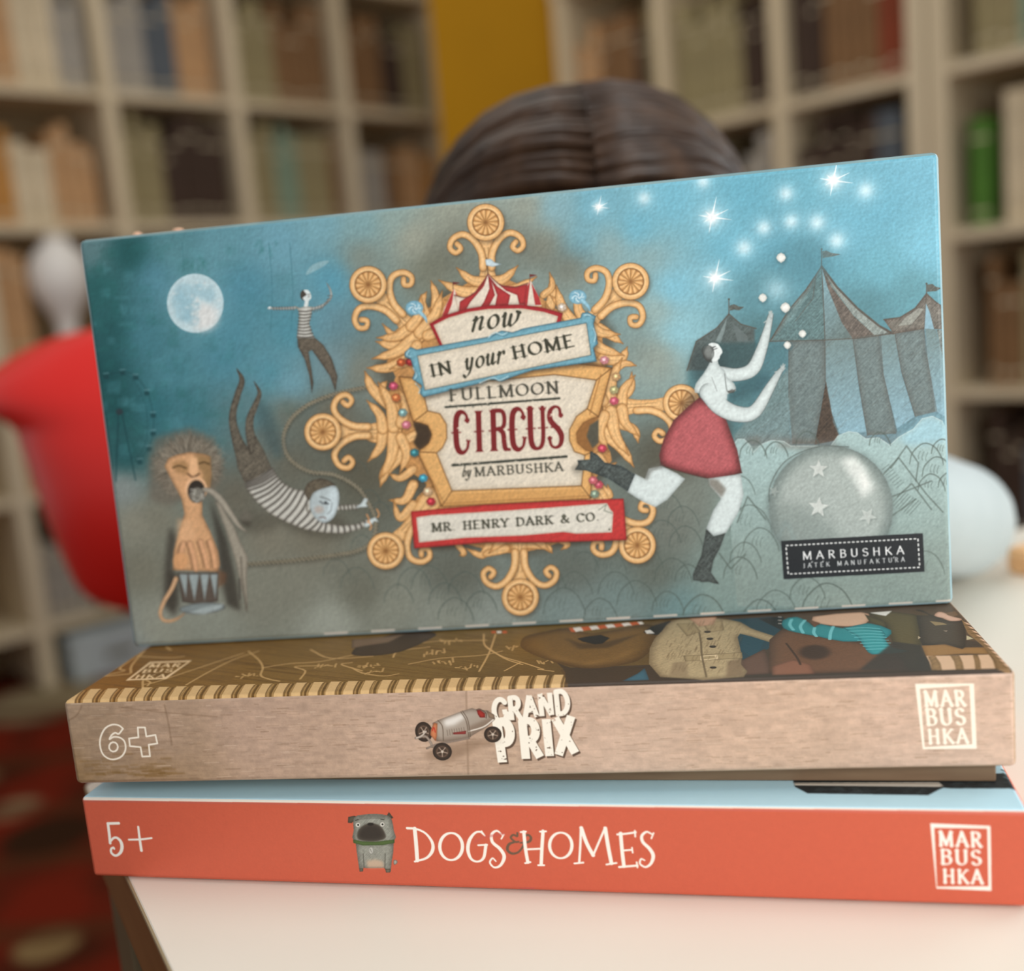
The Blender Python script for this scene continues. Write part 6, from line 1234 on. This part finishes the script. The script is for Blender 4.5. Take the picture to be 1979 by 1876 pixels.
K['waist'] = ((.06,.80,.52), .086); K['elr'] = ((-.135,.635,.835), .038); K['wrr'] = ((-.14,.53,.866), .027); K['midl'] = ((.212,.692,.774), .042); K['ell'] = ((.2695,.645,.7570), .0362); K['wrl'] = ((.19,.535,.793), .027); K['top'] = ((.06,.738,.775), .066); K['collar'] = ((.06,.722,.806), .046)
swe = fused(limbs(K, [('waist','chest'),('chest','top'),('top','collar'),('top','shr'),('shr','elr'),('elr','wrr'),('top','shl'),('shl','midl'),('midl','ell'),('ell','wrl')]), .0035, 8)
sw = part('sweater', swe, M_KNIT)
for a, b, r in (((-.14, .535, .864), (-.1395, .518, .871), .0285), ((.191, .537, .793), (.181, .523, .797), .0285)):
    bm = bmesh.new(); a, b = Vector(a), Vector(b); add_tube(bm, [a, a.lerp(b, .15), a.lerp(b, .85), b], [r * .96, r, r, r * .94], 20); me = bpy.data.meshes.new('cuff'); bm.to_mesh(me); bm.free(); me.transform(INV); link('cuff', me, M_KNIT, sw, True)
TR_ = dict(pelvis=((.06,.82,.50),.083), hpr=((.02,.82,.45),.064), knr=((.012,.80,.27),.05), anr=((.008,.825,.075),.04), hpl=((.10,.82,.45),.064), knl=((.108,.80,.27),.05), anl=((.112,.825,.075),.04))
part('trousers', fused(limbs(TR_, [('pelvis','hpr'),('hpr','knr'),('knr','anr'),('pelvis','hpl'),('hpl','knl'),('knl','anl')])), M_TROU)
for x, tx in ((.008, .0), (.112, .12)):
    bm = bmesh.new(); ball(bm, (x * .5 + tx * .5, .785, .034), (.034, .075, .034)); ball(bm, (x, .83, .05), (.032, .036, .045))
    for v in bm.verts: v.co.z = max(v.co.z, 0)
    me = bpy.data.meshes.new('s'); bm.to_mesh(me); bm.free(); part('shoe', baked(me, [('REMESH', dict(mode='VOXEL', voxel_size=.004)), ('SMOOTH', dict(factor=.5, iterations=3))]), M_SHOE)
M_EYE = mat('eye_white', (236, 232, 226), .2, .5); M_IRIS = mat('brown_iris', (60, 40, 26), .15, .6); M_LIP = mat('lip', (188, 104, 94), .45, .4)
for sx in (-1, 1):
    bm = bmesh.new(); ball(bm, hd(sx * .031, -.0815, .006), (.0112, .0082, .0062), TILT, 3); n0 = len(bm.faces)
    ball(bm, hd(sx * .031, -.0874, .004), (.0056, .0028, .0056), TILT, 2); bm.faces.ensure_lookup_table()
    for f in bm.faces[n0:]: f.material_index = 1
    me = bpy.data.meshes.new('eye'); bm.to_mesh(me); bm.free(); me.transform(INV); link('eye', me, [M_EYE, M_IRIS], pers, True)
    bm = bmesh.new(); add_tube(bm, [hd(sx * (.018 + .009 * k), -.0885 + .0022 * k * k * .6, .024 + (.003 if k in (1, 2) else 0)) for k in range(4)], [.002, .003, .003, .0015], 6); me = bpy.data.meshes.new('eyebrow'); bm.to_mesh(me); bm.free(); me.transform(INV); link('eyebrow', me, M_HAIR, pers, True)
bm = bmesh.new(); ball(bm, hd(0, -.0925, -.049), (.017, .004, .0035), TILT, 2); ball(bm, hd(0, -.092, -.055), (.015, .0045, .004), TILT, 2); me = bpy.data.meshes.new('mouth'); bm.to_mesh(me); bm.free(); me.transform(INV); link('mouth', me, M_LIP, pers, True)
# hair: a dark cap with locks combed from the parting to both sides
rng = random.Random(3); bm = bmesh.new(); HR = Vector((.058, .664, .931)); RX, RY, RZ = .094, .109, .099
def hp(phi, th, s, k=1.):
    p = Vector((0, -math.sin(phi), math.cos(phi))) * math.cos(th) + Vector((s, 0, 0)) * math.sin(th)
    return HR + Vector((p.x * RX, p.y * RY, p.z * RZ)) * k
vs = bmesh.ops.create_icosphere(bm, subdivisions=4, radius=1)['verts']
for v in vs: v.co = HR + Vector((v.co.x * RX, v.co.y * RY, v.co.z * RZ)) * .965
kill = [v for v in vs if (TILT.inverted() @ (v.co - HC)).y < -.02 and (TILT.inverted() @ (v.co - HC)).z < .058 or v.co.z < .865]
bmesh.ops.delete(bm, geom=kill, context='VERTS')
for s in (-1, 1):
    for layer in range(2):
        for i in range(46):
            phi = math.radians(-105 + 172 * (i + rng.uniform(-.3, .3)) / 45); off = .035 * s
            k = 1.0 + .022 * layer + rng.uniform(-.012, .02); th1 = math.radians(rng.uniform(86, 100)); pts = []
            drift = rng.uniform(-.10, .10) - .25 * max(0, phi)
            for j in range(9):
                t = j / 8; th = -.01 + (th1 + .01) * t; lift = .035 * math.sin(math.pi * t) * .5 - .012 * (1 - t) ** 4
                pts.append(hp(phi + drift * t, th, s, k + lift))
            d = Vector((s * .002, rng.uniform(-.004, .004) + .004 * (phi > 0), -.022))
            for j in range(3 + 2 * layer): pts.append(pts[-1] + d + Vector((rng.uniform(-.002, .001) * s, rng.uniform(-.002, .002), 0)))
            n = len(pts); r0 = rng.uniform(.0048, .0072)
            add_tube(bm, pts, [r0 * (.45 + .55 * min(1, 4 * t / (n - 1))) * (1 if t < n - 3 else (n - t) / 4) for t in range(n)], 6)
me = bpy.data.meshes.new('hair'); bm.to_mesh(me); bm.free(); me.transform(INV); link('hair', me, M_HAIR, pers, True)
tag(pers, 'person with parted dark brown hair and pale sweater, head bowed behind the circus box', 'person')
